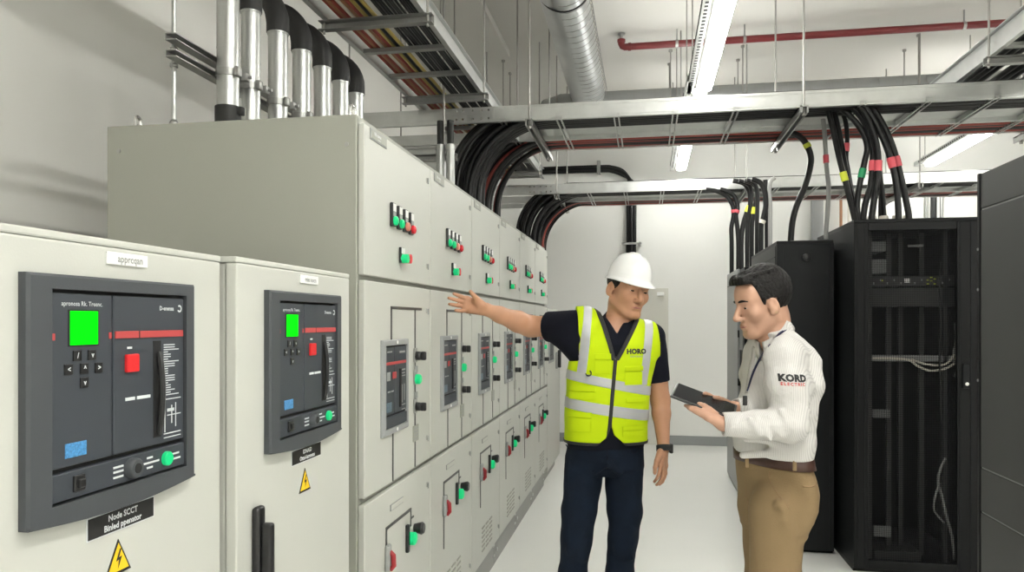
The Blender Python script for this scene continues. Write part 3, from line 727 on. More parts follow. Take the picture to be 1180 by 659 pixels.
# cable ties on the big curve are red bands around the inner bundle
# ------------------------------------------------------------------ ladder tray running away from the camera, upper left
def long_tray(x0, x1, y0, y1, label, bars, rung_y, z=2.82, rail_h=0.10):
    t = thing('ladder_tray', label, 'cable tray', ((x0 + x1) / 2, y0, z)); cx = (x0 + x1) / 2
    for x, f in ((x0, False), (x1, True)):
        b = BM(); channel(b, (x - cx, 0, 0), (x - cx, y1 - y0, 0), 0.025, rail_h, 0.004, flip=not f); part('side_rail', b, 'steel', t)
    for y in rung_y:
        b = BM(); box(b, x0 - cx, x1 - cx, y - y0 - 0.02, y - y0 + 0.02, -0.002, 0.02, 0.002); part('rung', b, 'strut', t)
    for y in bars:
        b = BM(); channel(b, (x0 - cx - 0.045, y - y0, -0.045), (x1 - cx + 0.06, y - y0, -0.045), 0.042, 0.042, 0.004); part('trapeze_strut', b, 'strut', t)
        for xx in (x0 - cx - 0.025, x1 - cx + 0.035):
            b = BM(); tube(b, [(xx, y - y0 - 0.02, -0.06), (xx, y - y0 - 0.02, CEIL - z)], 0.0062, 8); part('hanger_rod', b, 'rod', t, True)
    return t
long_tray(-1.44, -1.005, 0.3, 7.3, 'ladder tray of red, yellow and black cables running away overhead at upper left', (0.9, 2.1, 3.3, 4.5, 5.7, 6.9), [0.5, 1.3, 1.7, 2.5, 2.9, 3.72, 4.12, 4.92, 5.3, 6.1, 6.5, 7.2])
spec = []
for k, c in enumerate(('cable_red', 'cable_orange', 'cable_red', 'cable_white', 'cable_orange', 'cable_red', 'cable_yellow', 'cable', 'cable_yellow')):
    spec.append((-1.405 + 0.0205 * k, c, 0.0095))
for g in range(3):
    for k in range(4): spec.append((-1.195 + g * 0.062 + 0.0135 * k, 'cable', 0.0068))
rr = random.Random(5)
cname = {'cable_red': 'red', 'cable_orange': 'orange', 'cable_white': 'cream', 'cable_yellow': 'yellow', 'cable': 'black'}
for x, c, r in spec:
    pts = [(x + rr.uniform(-0.004, 0.004), 0.3 + 0.7 * k, 2.82 + 0.021 + r + rr.uniform(0, 0.004)) for k in range(10)]
    pts.append((x, 7.28, 2.85))
    b = BM(); tube(b, smooth_path(pts, 2), r, 7)
    solo('control_cable', b, c, cname[c] + ' cable lying lengthwise in the upper left ladder tray', 'cable', (x, 0.3, 2.85), cname[c] + ' cables of the ladder tray', 'all')
# tray at the upper right
long_tray(1.79, 2.30, 1.6, 5.4, 'ladder tray of black cables running away overhead at upper right', (2.2, 4.35), [1.8, 2.6, 3.0, 3.4, 3.8, 4.2, 5.0], 2.82, 0.12)
for k in range(10):
    x = 1.86 + 0.042 * k
    if k in (3, 7): continue
    pts = [(x + rr.uniform(-0.006, 0.006), 1.6 + 0.7 * j, 2.82 + 0.04 + rr.uniform(0, 0.006)) for j in range(6)]
    b = BM(); tube(b, smooth_path(pts, 2), 0.017, 7)
    solo('control_cable', b, 'cable', 'black cable lying lengthwise in the upper right ladder tray', 'cable', (x, 1.6, 2.86), 'black cables of the upper right tray', 'all')

# ------------------------------------------------------------------ ventilation ducts
def duct(name, pts, r, m, label, seams, n=36):
    t = thing(name, label, 'duct', pts[0])
    P = [Vector(p) - Vector(pts[0]) for p in pts]
    b = BM(); tube(b, P, r, n); part('shell', b, m, t, True)
    return t, P
z_d, r_d = 3.60, 0.16
t, P = duct('spiral_duct', [(-0.525, 0.5, z_d), (-0.55, 7.2, z_d)], r_d, 'duct', 'round spiral duct running away under the ceiling, top centre', None)
b = BM()
# spiral lock seam: a fine raised helix
pts = []
turns = 62; N = turns * 22
for k in range(N + 1):
    a = 2 * math.pi * k / 22; pts.append(((r_d + 0.0008) * math.cos(a), 6.7 * k / N, (r_d + 0.0008) * math.sin(a)))
tube(b, pts, 0.0028, 4); part('lock_seam', b, 'strut', t, True)
for yy in (4.35, 1.9):
    b = BM()
    pts = [(0.005 + (r_d + 0.012) * math.cos(a), yy, (r_d + 0.012) * math.sin(a)) for a in [math.pi + math.pi * k / 20 for k in range(21)]]
    pts = [(pts[0][0] - 0.01, yy, CEIL - z_d)] + [(pts[0][0] - 0.01, yy, 0.03)] + pts + [(pts[-1][0] + 0.01, yy, 0.03), (pts[-1][0] + 0.01, yy, CEIL - z_d)]
    tube(b, pts, 0.006, 6); part('hanger_strap', b, 'black', t, True)
t, P = duct('cross_duct', [(-1.02, 7.70, 3.40), (-1.00, 7.63, 3.46), (-0.93, 7.55, 3.52), (-0.82, 7.49, 3.53), (-0.65, 7.48, 3.53), (4.5, 7.48, 3.53)], r_d, 'duct_grey', 'grey round duct running across the room beneath the ceiling', None)
b = BM()
for k in range(26):
    x = 0.3 + 0.2 * k
    tube(b, [(x, -0.22, 0.13), (x + 0.004, -0.22, 0.13)], r_d + 0.002, 36)
for i in (1, 2, 3):
    d = (P[i + 1] - P[i - 1]).normalized() * 0.003
    tube(b, [P[i] - d, P[i] + d], r_d + 0.003, 36)
part('seam', b, 'plinth', t, True)
for px, lab in ((772, ''), (853, ''), (1050, ''), (584, '')):
    p = onY(px, 60, 7.48)
    for dy in (-0.19, 0.19):
        b = BM(); tube(b, [(p[0] + 1.02, -0.22 + dy, 0.13), (p[0] + 1.02, -0.22 + dy, CEIL - 3.40)], 0.006, 6); tube(b, [(p[0] + 1.02, -0.22 + dy, CEIL - 3.42), (p[0] + 1.02, -0.22 + dy, CEIL - 3.40)], 0.018, 8); part('hanger_rod', b, 'rod', t, True)
    b = BM(); channel(b, (p[0] + 1.02, -0.44, -0.06), (p[0] + 1.02, 0.0, -0.06), 0.03, 0.03, 0.004); part('hanger_strut', b, 'strut', t)

# ------------------------------------------------------------------ sprinkler pipe
ps = onY(716, 50, 6.78)
t = thing('sprinkler_pipe', 'dark red sprinkler pipe across the ceiling with an upturned left end', 'pipe', (ps[0], 6.78, 3.87))
b = BM(); pts = [(0, 0, 0.065), (0, 0, 0.03), (0.008, 0, 0.010), (0.03, 0, 0.0), (0.08, 0, 0), (4.2, 0, 0)]
tube(b, pts, 0.030, 14); part('pipe', b, 'pipe_red', t, True)
b = BM(); tube(b, [(0, 0, 0.045), (0, 0, 0.068)], 0.036, 14); tube(b, [(0.06, 0, 0), (0.085, 0, 0)], 0.036, 14); part('elbow_collar', b, 'pipe_red', t, True)
b = BM(); tube(b, [(0, 0, 0.065), (0, 0, 0.115)], 0.014, 10); tube(b, [(0, 0, 0.112), (0, 0, 0.12)], 0.034, 12); part('sprinkler_head', b, 'strut', t, True)
for px in (780, 858, 1111):
    p = onY(px, 30, 6.78)
    b = BM(); tube(b, [(p[0] - ps[0], 0, -0.02), (p[0] - ps[0], 0, CEIL - 3.87)], 0.006, 6); tube(b, [(p[0] - ps[0] - 0.012, 0, 0), (p[0] - ps[0] + 0.012, 0, 0)], 0.034, 12); part('pipe_hanger', b, 'strut', t, True)

# ------------------------------------------------------------------ loose conduit on the far wall
zc = 3.215
def wallp(px, py, Y=8.90): return onY(px, py, Y)
pts = [wallp(560, 199), wallp(613, 197), wallp(690, 194.5), wallp(705, 195), wallp(717, 199), wallp(724.5, 206), wallp(727.5, 216), wallp(727.5, 250), wallp(727.5, 290), (wallp(727.5, 290)[0], 8.90, 1.98)]
t = thing('wall_conduit', 'black conduit along the far wall bending down above the white helmet', 'conduit', pts[0])
P = [Vector(p) - Vector(pts[0]) for p in pts]
b = BM()
for dx in (-0.035, 0.0, 0.035):
    tube(b, smooth_path([p + Vector((dx if i > 5 else 0, -0.02 if dx == 0 else 0, dx * 0.6 if i < 5 else 0)) for i, p in enumerate(P)], 5), 0.024, 8)
part('conduit', b, 'cable', t, True)
b = BM(); q = P[8] + Vector((0, 0, 0.09)); box(b, q.x - 0.11, q.x + 0.11, q.y - 0.06, q.y - 0.045, q.z - 0.012, q.z + 0.012, 0.003); tube(b, [(q.x + 0.10, q.y - 0.06, q.z), (q.x + 0.10, q.y + 0.065, q.z)], 0.02, 8); part('saddle_clamp', b, 'strut', t)
b = BM(); q = P[2]; box(b, q.x - 0.02, q.x + 0.02, q.y - 0.05, q.y + 0.07, q.z - 0.06, q.z + 0.09, 0.004); part('saddle_clamp', b, 'strut', t)
b = BM(); q = P[9]; box(b, q.x - 0.09, q.x + 0.09, q.y - 0.03, q.y + 0.066, q.z - 0.02, q.z + 0.10, 0.006); part('junction_box', b, 'white', t)
# slim pipes on the far wall at right
for px, r, m, lab in ((1068, 0.016, 'strut', 'leftmost slim grey pipe on the far wall at right'), (1076, 0.03, 'blackmatt', 'thick black pipe on the far wall at right'), (1085, 0.016, 'conduit', 'rightmost slim grey pipe on the far wall at right'), (942, 0.05, 'rack_pale', 'pale grey trunking on the far wall above the racks'), (969, 0.016, 'cable_orange', 'left, orange one of two slim pipes on the far wall above the racks'), (978, 0.014, 'cable_white', 'right, paler one of two slim pipes on the far wall above the racks')):
    p = onY(px, 250, 8.9)
    b = BM()
    if px == 942: box(b, p[0] - 0.06, p[0] + 0.06, 8.87, 8.968, 0.2, 2.9, 0.006)
    else: tube(b, [(p[0], 8.9, 0.1), (p[0], 8.9, 2.9)], r, 10)
    solo('wall_pipe' if px != 942 else 'wall_trunking', b, m, lab, 'pipe' if px != 942 else 'trunking', (p[0], 8.9, 0.1), None, True)

# ------------------------------------------------------------------ server racks at right
def rack_shell(t, w, d, h, m_front='rack', m_side='rack_side'):
    """open front at y=0; local origin at the front left corner on the floor"""
    b = BM(); box(b, 0, 0.018, 0.02, d, 0.03, h - 0.02, 0.003); part('side_panel', b, m_side, t)
    b = BM(); box(b, w - 0.018, w, 0.02, d, 0.03, h - 0.02, 0.003); part('side_panel', b, m_side, t)
    b = BM(); box(b, 0.018, w - 0.018, d - 0.018, d, 0.03, h - 0.02); part('back_panel', b, 'rack', t)
    b = BM(); box(b, 0, w, 0.0, d, h - 0.02, h, 0.003); part('top_panel', b, m_front, t)
    b = BM(); box(b, 0.0, w, 0.02, d, 0.0, 0.03); part('base', b, 'rack', t)
# rack A with the perforated door
ax0, ax1, ay, ah, ad = 1.17, 1.855, 4.60, 2.017, 0.95
aw = ax1 - ax0
t = thing('server_rack', 'tall black server rack with perforated door, patch panel lights and cables inside', 'server rack', (ax0, ay, 0), 0, 'black racks')
rack_shell(t, aw, ad, ah)
b = BM()
box(b, 0, 0.078, 0, 0.03, 0.02, ah - 0.02, 0.004); box(b, aw - 0.143, aw, 0, 0.03, 0.02, ah - 0.02, 0.004)
box(b, 0.078, aw - 0.143, 0, 0.03, ah - 0.065, ah - 0.02, 0.003); box(b, 0.078, aw - 0.143, 0, 0.03, 0.02, 0.07, 0.003)
dr = part('door_frame', b, 'rack', t)
for x in (0.020, 0.058, aw - 0.128, aw - 0.073):
    b = BM(); box(b, x, x + 0.004, -0.003, 0.0, 0.03, ah - 0.03); part('frame_ridge', b, 'rack_side', dr)
b = BM(); vs = [b.verts.new(p) for p in ((0.078, 0.012, 0.07), (aw - 0.143, 0.012, 0.07), (aw - 0.143, 0.012, ah - 0.065), (0.078, 0.012, ah - 0.065))]; b.faces.new(vs)
md = part('mesh_door', b, 'perf', t)
b = BM(); box(b, 0.29, 0.37, 0.0085, 0.0115, ah - 0.163, ah - 0.149, 0.001); part('door_badge', b, 'rack_grey', md)
b = BM(); box(b, aw - 0.118, aw - 0.078, -0.014, 0.0, 1.06, 1.20, 0.006); hd = part('door_handle', b, 'rack_side', dr)
b = BM(); tube(b, [(aw - 0.098, -0.013, 1.085), (aw - 0.098, -0.02, 1.085)], 0.010, 12); part('lock_barrel', b, 'chrome', hd, True)
# inner mounting rails
for x, yq in ((0.24, 0.22), (0.305, 0.22), (0.42, 0.22), (0.10, 0.10), (aw - 0.178, 0.10)):
    b = BM(); box(b, x, x + 0.024, yq, yq + 0.03, 0.05, ah - 0.06); part('mounting_rail', b, 'rack_grey', t)
def gear(name, label, cat, x0, x1, z0, z1, m, y=0.10, d=0.3, grp=None):
    tt = thing(name, label, cat, (ax0 + x0, ay + y, z0), 0, grp)
    b = BM(); box(b, 0, x1 - x0, 0, d, 0, z1 - z0, 0.003); part('case', b, m, tt)
    return tt
zz = lambda py: CAM_H + (370 - py) / FPX * 4.30
xx = lambda px: onY(px, 300, ay + 0.1)[0] - ax0
g = gear('network_switch', 'network switch with green lights and a small white label behind the rack door', 'network switch', xx(1003), xx(1102), zz(329), zz(317), 'gear')
gw = xx(1102) - xx(1003)
b = BM(); box(b, 0.40 * gw, 0.46 * gw, -0.004, 0.0, 0.02, 0.045); part('label', b, 'white', g)
for i, (u, zq) in enumerate(((0.66, 0.008), (0.70, 0.024), (0.74, 0.008), (0.66, 0.030), (0.70, 0.044), (0.74, 0.036), (0.13, 0.030))):
    b = BM(); box(b, u * gw, u * gw + 0.010, -0.004, 0, zq, zq + 0.008); part('status_light', b, 'tape_lime', g)
for i in (0, 1, 2, 3, 4, 6, 7, 10, 11):
    b = BM(); box(b, (0.03 + 0.08 * i) * gw, (0.03 + 0.08 * i) * gw + 0.008, -0.004, 0, 0.03 if i % 2 else 0.012, 0.040 if i % 2 else 0.022); part('port', b, 'greyink', g)
gear('blank_panel', 'wide black blanking panel below the patch panel in the rack', 'rack panel', xx(1003), xx(1102), zz(353), zz(331), 'gear')
gear('top_switch', 'slim grey switch near the top left inside the rack', 'network switch', xx(1003), xx(1021), zz(288), zz(276), 'gear_grey', 0.1, 0.2)
gear('small_module', 'square grey module under the slim switch inside the rack', 'network module', xx(1003), xx(1022), zz(314), zz(297), 'gear_grey', 0.1, 0.2)
g = gear('cable_manager', 'horizontal cable bar across the middle of the rack', 'cable manager', xx(1003), xx(1102), zz(417), zz(410), 'rack_pale', 0.1, 0.05)
gear('perforated_plate', 'upper small perforated grey plate at left inside the rack', 'perforated plate', xx(1006), xx(1026), zz(484), zz(474), 'gear_grey', 0.1, 0.02)
gear('perforated_plate', 'lower small perforated grey plate at left inside the rack', 'perforated plate', xx(1007), xx(1027), zz(624), zz(611), 'gear_grey', 0.1, 0.02)
gear('equipment_tray', 'dark grey equipment tray low inside the rack', 'equipment tray', xx(1008), xx(1062), zz(652), zz(640), 'rack_grey', 0.1, 0.2)
def rack_cable(ptsp, r, m, lab, Y=ay + 0.075):
    pts = [onY(a, c, Y - 0.02 * (i % 2)) for i, (a, c) in enumerate(ptsp)]
    b = BM(); tube(b, smooth_path(pts, 6), r, 6)
    solo('patch_cable', b, m, lab, 'cable', pts[0], None, 'all')
rack_cable([(1005, 413), (1030, 413), (1048, 415), (1058, 422), (1072, 427), (1088, 425), (1099, 419), (1102, 412)], 0.007, 'cable_white', 'white cable looping under the cable bar in the rack')
rack_cable([(1050, 414), (1065, 419), (1080, 421), (1092, 418), (1100, 408)], 0.006, 'cable_white', 'thin white cable close under the cable bar in the rack')
rack_cable([(1101, 372), (1102, 392), (1099, 408), (1103, 424), (1100, 434)], 0.007, 'cable_grey', 'grey cable hanging at the right edge inside the rack')
rack_cable([(1089, 528), (1083, 542), (1081, 556), (1086, 574), (1091, 596), (1097, 618), (1100, 645)], 0.008, 'cable_grey', 'long grey cable hanging low at right inside the rack')
rack_cable([(1083, 556), (1078, 570), (1076, 586), (1082, 596), (1088, 602)], 0.006, 'cable_grey', 'looped grey cable low at right inside the rack')
rack_cable([(1084, 300), (1083, 330), (1084, 372), (1083, 420), (1086, 500)], 0.005, 'rack_grey', 'thin dark cable running down behind the rack door')

# rack B: solid dark door with a round lock
bx0, bx1, by, bh, bd = 0.80, 1.135, 4.93, 1.935, 1.15
t = thing('network_cabinet', 'black network cabinet with a round lock behind the man holding the tablet', 'network cabinet', (bx0, by, 0), 0, 'black racks')
rack_shell(t, bx1 - bx0, bd, bh, 'rack', 'rack_grey')
w = bx1 - bx0
b = BM(); box(b, 0.0, w, -0.02, 0.018, 0.02, bh - 0.02, 0.004); dr = part('front_door', b, 'rack_side', t)
b = BM(); box(b, 0.035, 0.039, -0.0225, -0.0195, 0.03, bh - 0.05); box(b, w - 0.03, w - 0.026, -0.0225, -0.0195, 0.03, bh - 0.05); part('door_seam', b, 'rack', dr)
b = BM(); lx = onY(928, 297, by)[0] - bx0; lz = onY(928, 297, by)[2]
tube(b, [(lx, -0.019, lz), (lx, -0.04, lz), (lx, -0.048, lz)], [0.024, 0.022, 0.012], 16); part('round_lock', b, 'black', dr, True)
b = BM(); box(b, -0.003, 0.001, 0.06, bd - 0.05, bh - 0.10, bh - 0.093); box(b, -0.003, 0.001, 0.03, 0.036, 0.05, bh - 0.03); part('panel_seam', b, 'rack', t)
b = BM(); box(b, 0.10, 0.28, 0.10, 0.5, bh, bh + 0.012, 0.003); part('cable_entry', b, 'strut', t)

# rack C: far, pale side door standing at the aisle, dark inside
cx0, cy0, cy1, ch = 0.745, 6.42, 7.33, 1.87
t = thing('equipment_cabinet', 'farthest cabinet of the rack row, grey panel beside a dark open front', 'equipment cabinet', (cx0, cy0, 0), 0, 'black racks')
b = BM(); box(b, 0, 0.02, 0.09, cy1 - cy0, 0.02, ch, 0.004); part('side_panel', b, 'rack_pale', t)
b = BM(); box(b, 0.021, 0.40, -0.2, cy1 - cy0, 0.0, ch - 0.004, 0.004); part('body', b, 'rack', t)
b = BM(); box(b, -0.003, 0.0, 0.12, cy1 - cy0 - 0.03, ch - 0.12, ch - 0.114); box(b, -0.003, 0.0, 0.12, cy1 - cy0 - 0.03, 0.42, 0.426); part('panel_seam', b, 'rack_grey', t)
b = BM(); box(b, 0.012, 0.0205, -0.16, 0.06, 1.20, 1.42, 0.003); part('wiring_block', b, 'gear_grey', t)
for z in (0.15, 0.5, 0.9, 1.3, 1.7):
    b = BM(); tube(b, [(0.01, 0.075, z), (0.01, 0.075, z + 0.06)], 0.012, 8); part('hinge', b, 'rack', t)

# rack D: near right, charcoal side panel in bands
dx0, dy1, dh = 1.30, 3.286, 2.02
t = thing('side_rack', 'charcoal rack at the right edge, its banded side panel nearest the camera', 'server rack', (dx0, 2.35, 0), 0, 'black racks')
L = dy1 - 2.35
b = BM(); box(b, 0.012, 0.36, 0.0, L, 0.0, dh - 0.004, 0.004); part('body', b, 'rack', t)
def zD(py): return onX(1131, py, dx0)[2]
zs = [0.03, zD(590), zD(539), zD(241), dh]
for k in range(4):
    b = BM(); box(b, 0, 0.012, 0.0, L - 0.025, zs[k] + 0.003, zs[k + 1] - 0.003, 0.003); part('side_panel', b, 'rack_grey', t)
b = BM(); box(b, -0.004, 0.012, L - 0.022, L, 0.03, dh, 0.003); part('corner_post', b, 'rack', t)
for z in (zs[3], zs[2], zs[1]):
    b = BM(); box(b, 0.004, 0.009, 0.0, L - 0.025, z - 0.0028, z + 0.0028); part('panel_gap', b, 'rack_pale', t)
for z in (1.72, 1.56, 1.2):
    b = BM(); tube(b, [(-0.004, L - 0.012, z), (-0.007, L - 0.012, z)], 0.006, 8); part('panel_screw', b, 'rack_pale', t)

# ------------------------------------------------------------------ cables dropping from the trays
def drop(pts, r, m, lab, grp=None, tapes=()):
    path = smooth_path(pts, 6)
    t = thing('drop_cable', lab, 'cable', pts[-1], 0, grp)
    o = Vector(pts[-1])
    b = BM(); tube(b, [p - o for p in path], r, 9); part('sheath', b, m, t, True)
    for f, c, w in tapes:
        i = int(f * (len(path) - 1)); 
        j = min(i + 1, len(path) - 1); d = (path[j] - path[max(i - 1, 0)]).normalized() * w / 2
        b = BM(); tube(b, [path[i] - o - d, path[i] - o + d], r + 0.0035, 12); part('tape_band', b, c, t, True)
    return t
def dp(pl, Y, zend=None):
    pts = []
    for i, q in enumerate(pl):
        pts.append(onY(q[0], q[1], Y if len(q) < 3 else q[2]))
    if zend is not None: pts.append((pts[-1][0], pts[-1][1], zend))
    return pts
def z5(*l): return [(820 + a / 3.278, 90 + c / 3.278) + tuple(r) for a, c, *r in l]
RT = ah + 0.001
drop(dp(z5((395, 70), (412, 110), (424, 180), (430, 260), (434, 330), (442, 420), (438, 500), (432, 580)), 5.0, bh + 0.013), 0.014, 'cable_grey', 'pale grey cable with pink tapes dropping left of the black rack cables', None, ((0.13, 'tape_pink', 0.05), (0.46, 'tape_pink', 0.05)))
G1 = 'black cables dropping to the perforated rack'
drop(dp(z5((425, 75), (440, 120), (462, 210), (484, 310), (508, 400), (525, 470), (540, 530)), 4.72, RT), 0.017, 'cable', 'black cable with a lime tape dropping to the left edge of the perforated rack', G1, ((0.53, 'tape_lime', 0.055),))
drop(dp(z5((440, 72), (462, 130), (482, 210), (502, 320), (522, 420), (548, 530)), 4.78, RT), 0.017, 'cable', 'black cable beside the lime-taped one, no tape of its own', G1)
drop(dp(z5((470, 80), (502, 150), (512, 220), (508, 300), (515, 345), (530, 430), (556, 530)), 4.9, RT), 0.014, 'cable', 'thin black cable with a pink tape high up, behind the lime-taped one', G1, ((0.36, 'tape_pink', 0.05),))
drop(dp(z5((450, 90), (520, 140), (568, 200), (588, 260), (577, 320), (560, 400), (550, 470), (552, 530)), 4.74, RT), 0.017, 'cable', 'black cable with a green tape bowing to the right', G1, ((0.575, 'tape_green', 0.055),))
drop(dp(z5((455, 72), (530, 110), (580, 170), (606, 250), (610, 300), (602, 400), (582, 470), (574, 520)), 4.70, RT), 0.018, 'cable', 'left one of the two pink-taped black cables in the middle of the drop', G1, ((0.56, 'tape_pink', 0.06),))
drop(dp(z5((480, 66), (560, 110), (602, 180), (628, 280), (626, 380), (614, 460), (606, 520)), 4.66, RT), 0.018, 'cable', 'right one of the two pink-taped black cables in the middle of the drop', G1, ((0.52, 'tape_pink', 0.06),))
drop(dp(z5((520, 64), (590, 120), (640, 210), (668, 280), (690, 360), (702, 440), (706, 515)), 4.66, RT), 0.018, 'cable', 'black cable with a pink tape, second from the right of the drop', G1, ((0.50, 'tape_pink', 0.06),))
drop(dp(z5((545, 62), (605, 110), (655, 190), (688, 270), (712, 360), (730, 440), (744, 512)), 4.72, RT), 0.018, 'cable', 'black cable with a pink tape, rightmost of the drop', G1, ((0.50, 'tape_pink', 0.06),))
drop(dp(z5((600, 200), (628, 330), (642, 420), (650, 520)), 4.9, RT), 0.016, 'cable', 'short black cable dropping between the two pink-taped pairs', G1)
drop(dp(z5((500, 110), (570, 150), (610, 240), (632, 330), (640, 420), (640, 525)), 4.95, RT), 0.016, 'cable', 'black cable behind the pink-taped middle pair', G1)
# pinkish heat-shrink ends on the rack top
for k, (a, lab) in enumerate(((606, 'leftmost'), (650, 'second'), (700, 'third'), (740, 'rightmost'))):
    p = onY(820 + a / 3.278, 245, 4.82)
    b = BM(); tube(b, [(p[0], 4.82, ah), (p[0], 4.82, ah + 0.045)], [0.030, 0.024], 12)
    solo('cable_gland', b, 'cable_white', lab + ' pale cable gland on top of the perforated rack', 'cable gland', (p[0], 4.82, ah), 'cable glands', True)
drop(dp(z5((270, 200), (318, 212), (352, 240), (374, 290), (372, 340), (352, 410), (322, 480), (306, 540), (300, 600)), 5.22, bh + 0.013), 0.020, 'cable', 'thick black cable sweeping from the front tray down to the network cabinet', None, ((0.27, 'tape_lime', 0.03),))
def z8(*l): return [(820 + a / 6.05, 180 + c / 6.05) for a, c in l]
G2 = 'black cables dropping from the back tray'
CT = ch - 0.003
drop(dp(z8((-40, 232), (30, 242), (105, 280), (148, 350), (152, 420), (138, 500), (140, 600)), 7.25, CT), 0.020, 'cable', 'leftmost black cable dropping from the back tray', G2, ((0.5, 'tape_pink', 0.03),))
drop(dp(z8((60, 230), (120, 250), (165, 290), (182, 360), (170, 410), (178, 480), (186, 590)), 7.2, CT), 0.020, 'cable', 'second black cable from the left below the back tray', G2, ((0.5, 'tape_pink', 0.03),))
drop(dp(z8((150, 170), (225, 190), (265, 250), (270, 330), (250, 380), (222, 470), (208, 580)), 7.1, CT), 0.022, 'cable', 'black cable with a lime tape, left of the two lime-taped ones below the back tray', G2, ((0.57, 'tape_lime', 0.06),))
drop(dp(z8((190, 170), (262, 200), (280, 260), (272, 340), (258, 430), (248, 520)), 7.0, CT), 0.019, 'cable', 'black cable between the two lime-taped ones below the back tray', G2)
drop(dp(z8((230, 170), (295, 195), (320, 260), (304, 340), (290, 420), (280, 500)), 6.9, CT), 0.020, 'cable', 'black cable with a lime tape, right of the two lime-taped ones below the back tray', G2, ((0.6, 'tape_lime', 0.06),))
drop(dp(z8((245, 165), (300, 190), (318, 250), (320, 340), (316, 480)), 6.8, CT), 0.018, 'cable', 'black cable just right of the lime-taped ones', G2)
drop(dp(z8((280, 160), (340, 185), (372, 250), (378, 330), (374, 370), (356, 450), (345, 500)), 6.6, CT), 0.022, 'cable', 'black cable with a pale tie above the network cabinet', G2, ((0.75, 'cable_white', 0.03),))
drop(dp(z8((375, 165), (382, 260), (380, 370), (386, 480)), 6.7, CT), 0.020, 'cable', 'straight black cable above the network cabinet, left of the grey one', G2)
drop(dp(z8((440, 150), (412, 175), (402, 240), (408, 340), (408, 480)), 6.6, CT), 0.018, 'cable_grey', 'grey cable dropping above the network cabinet', None)
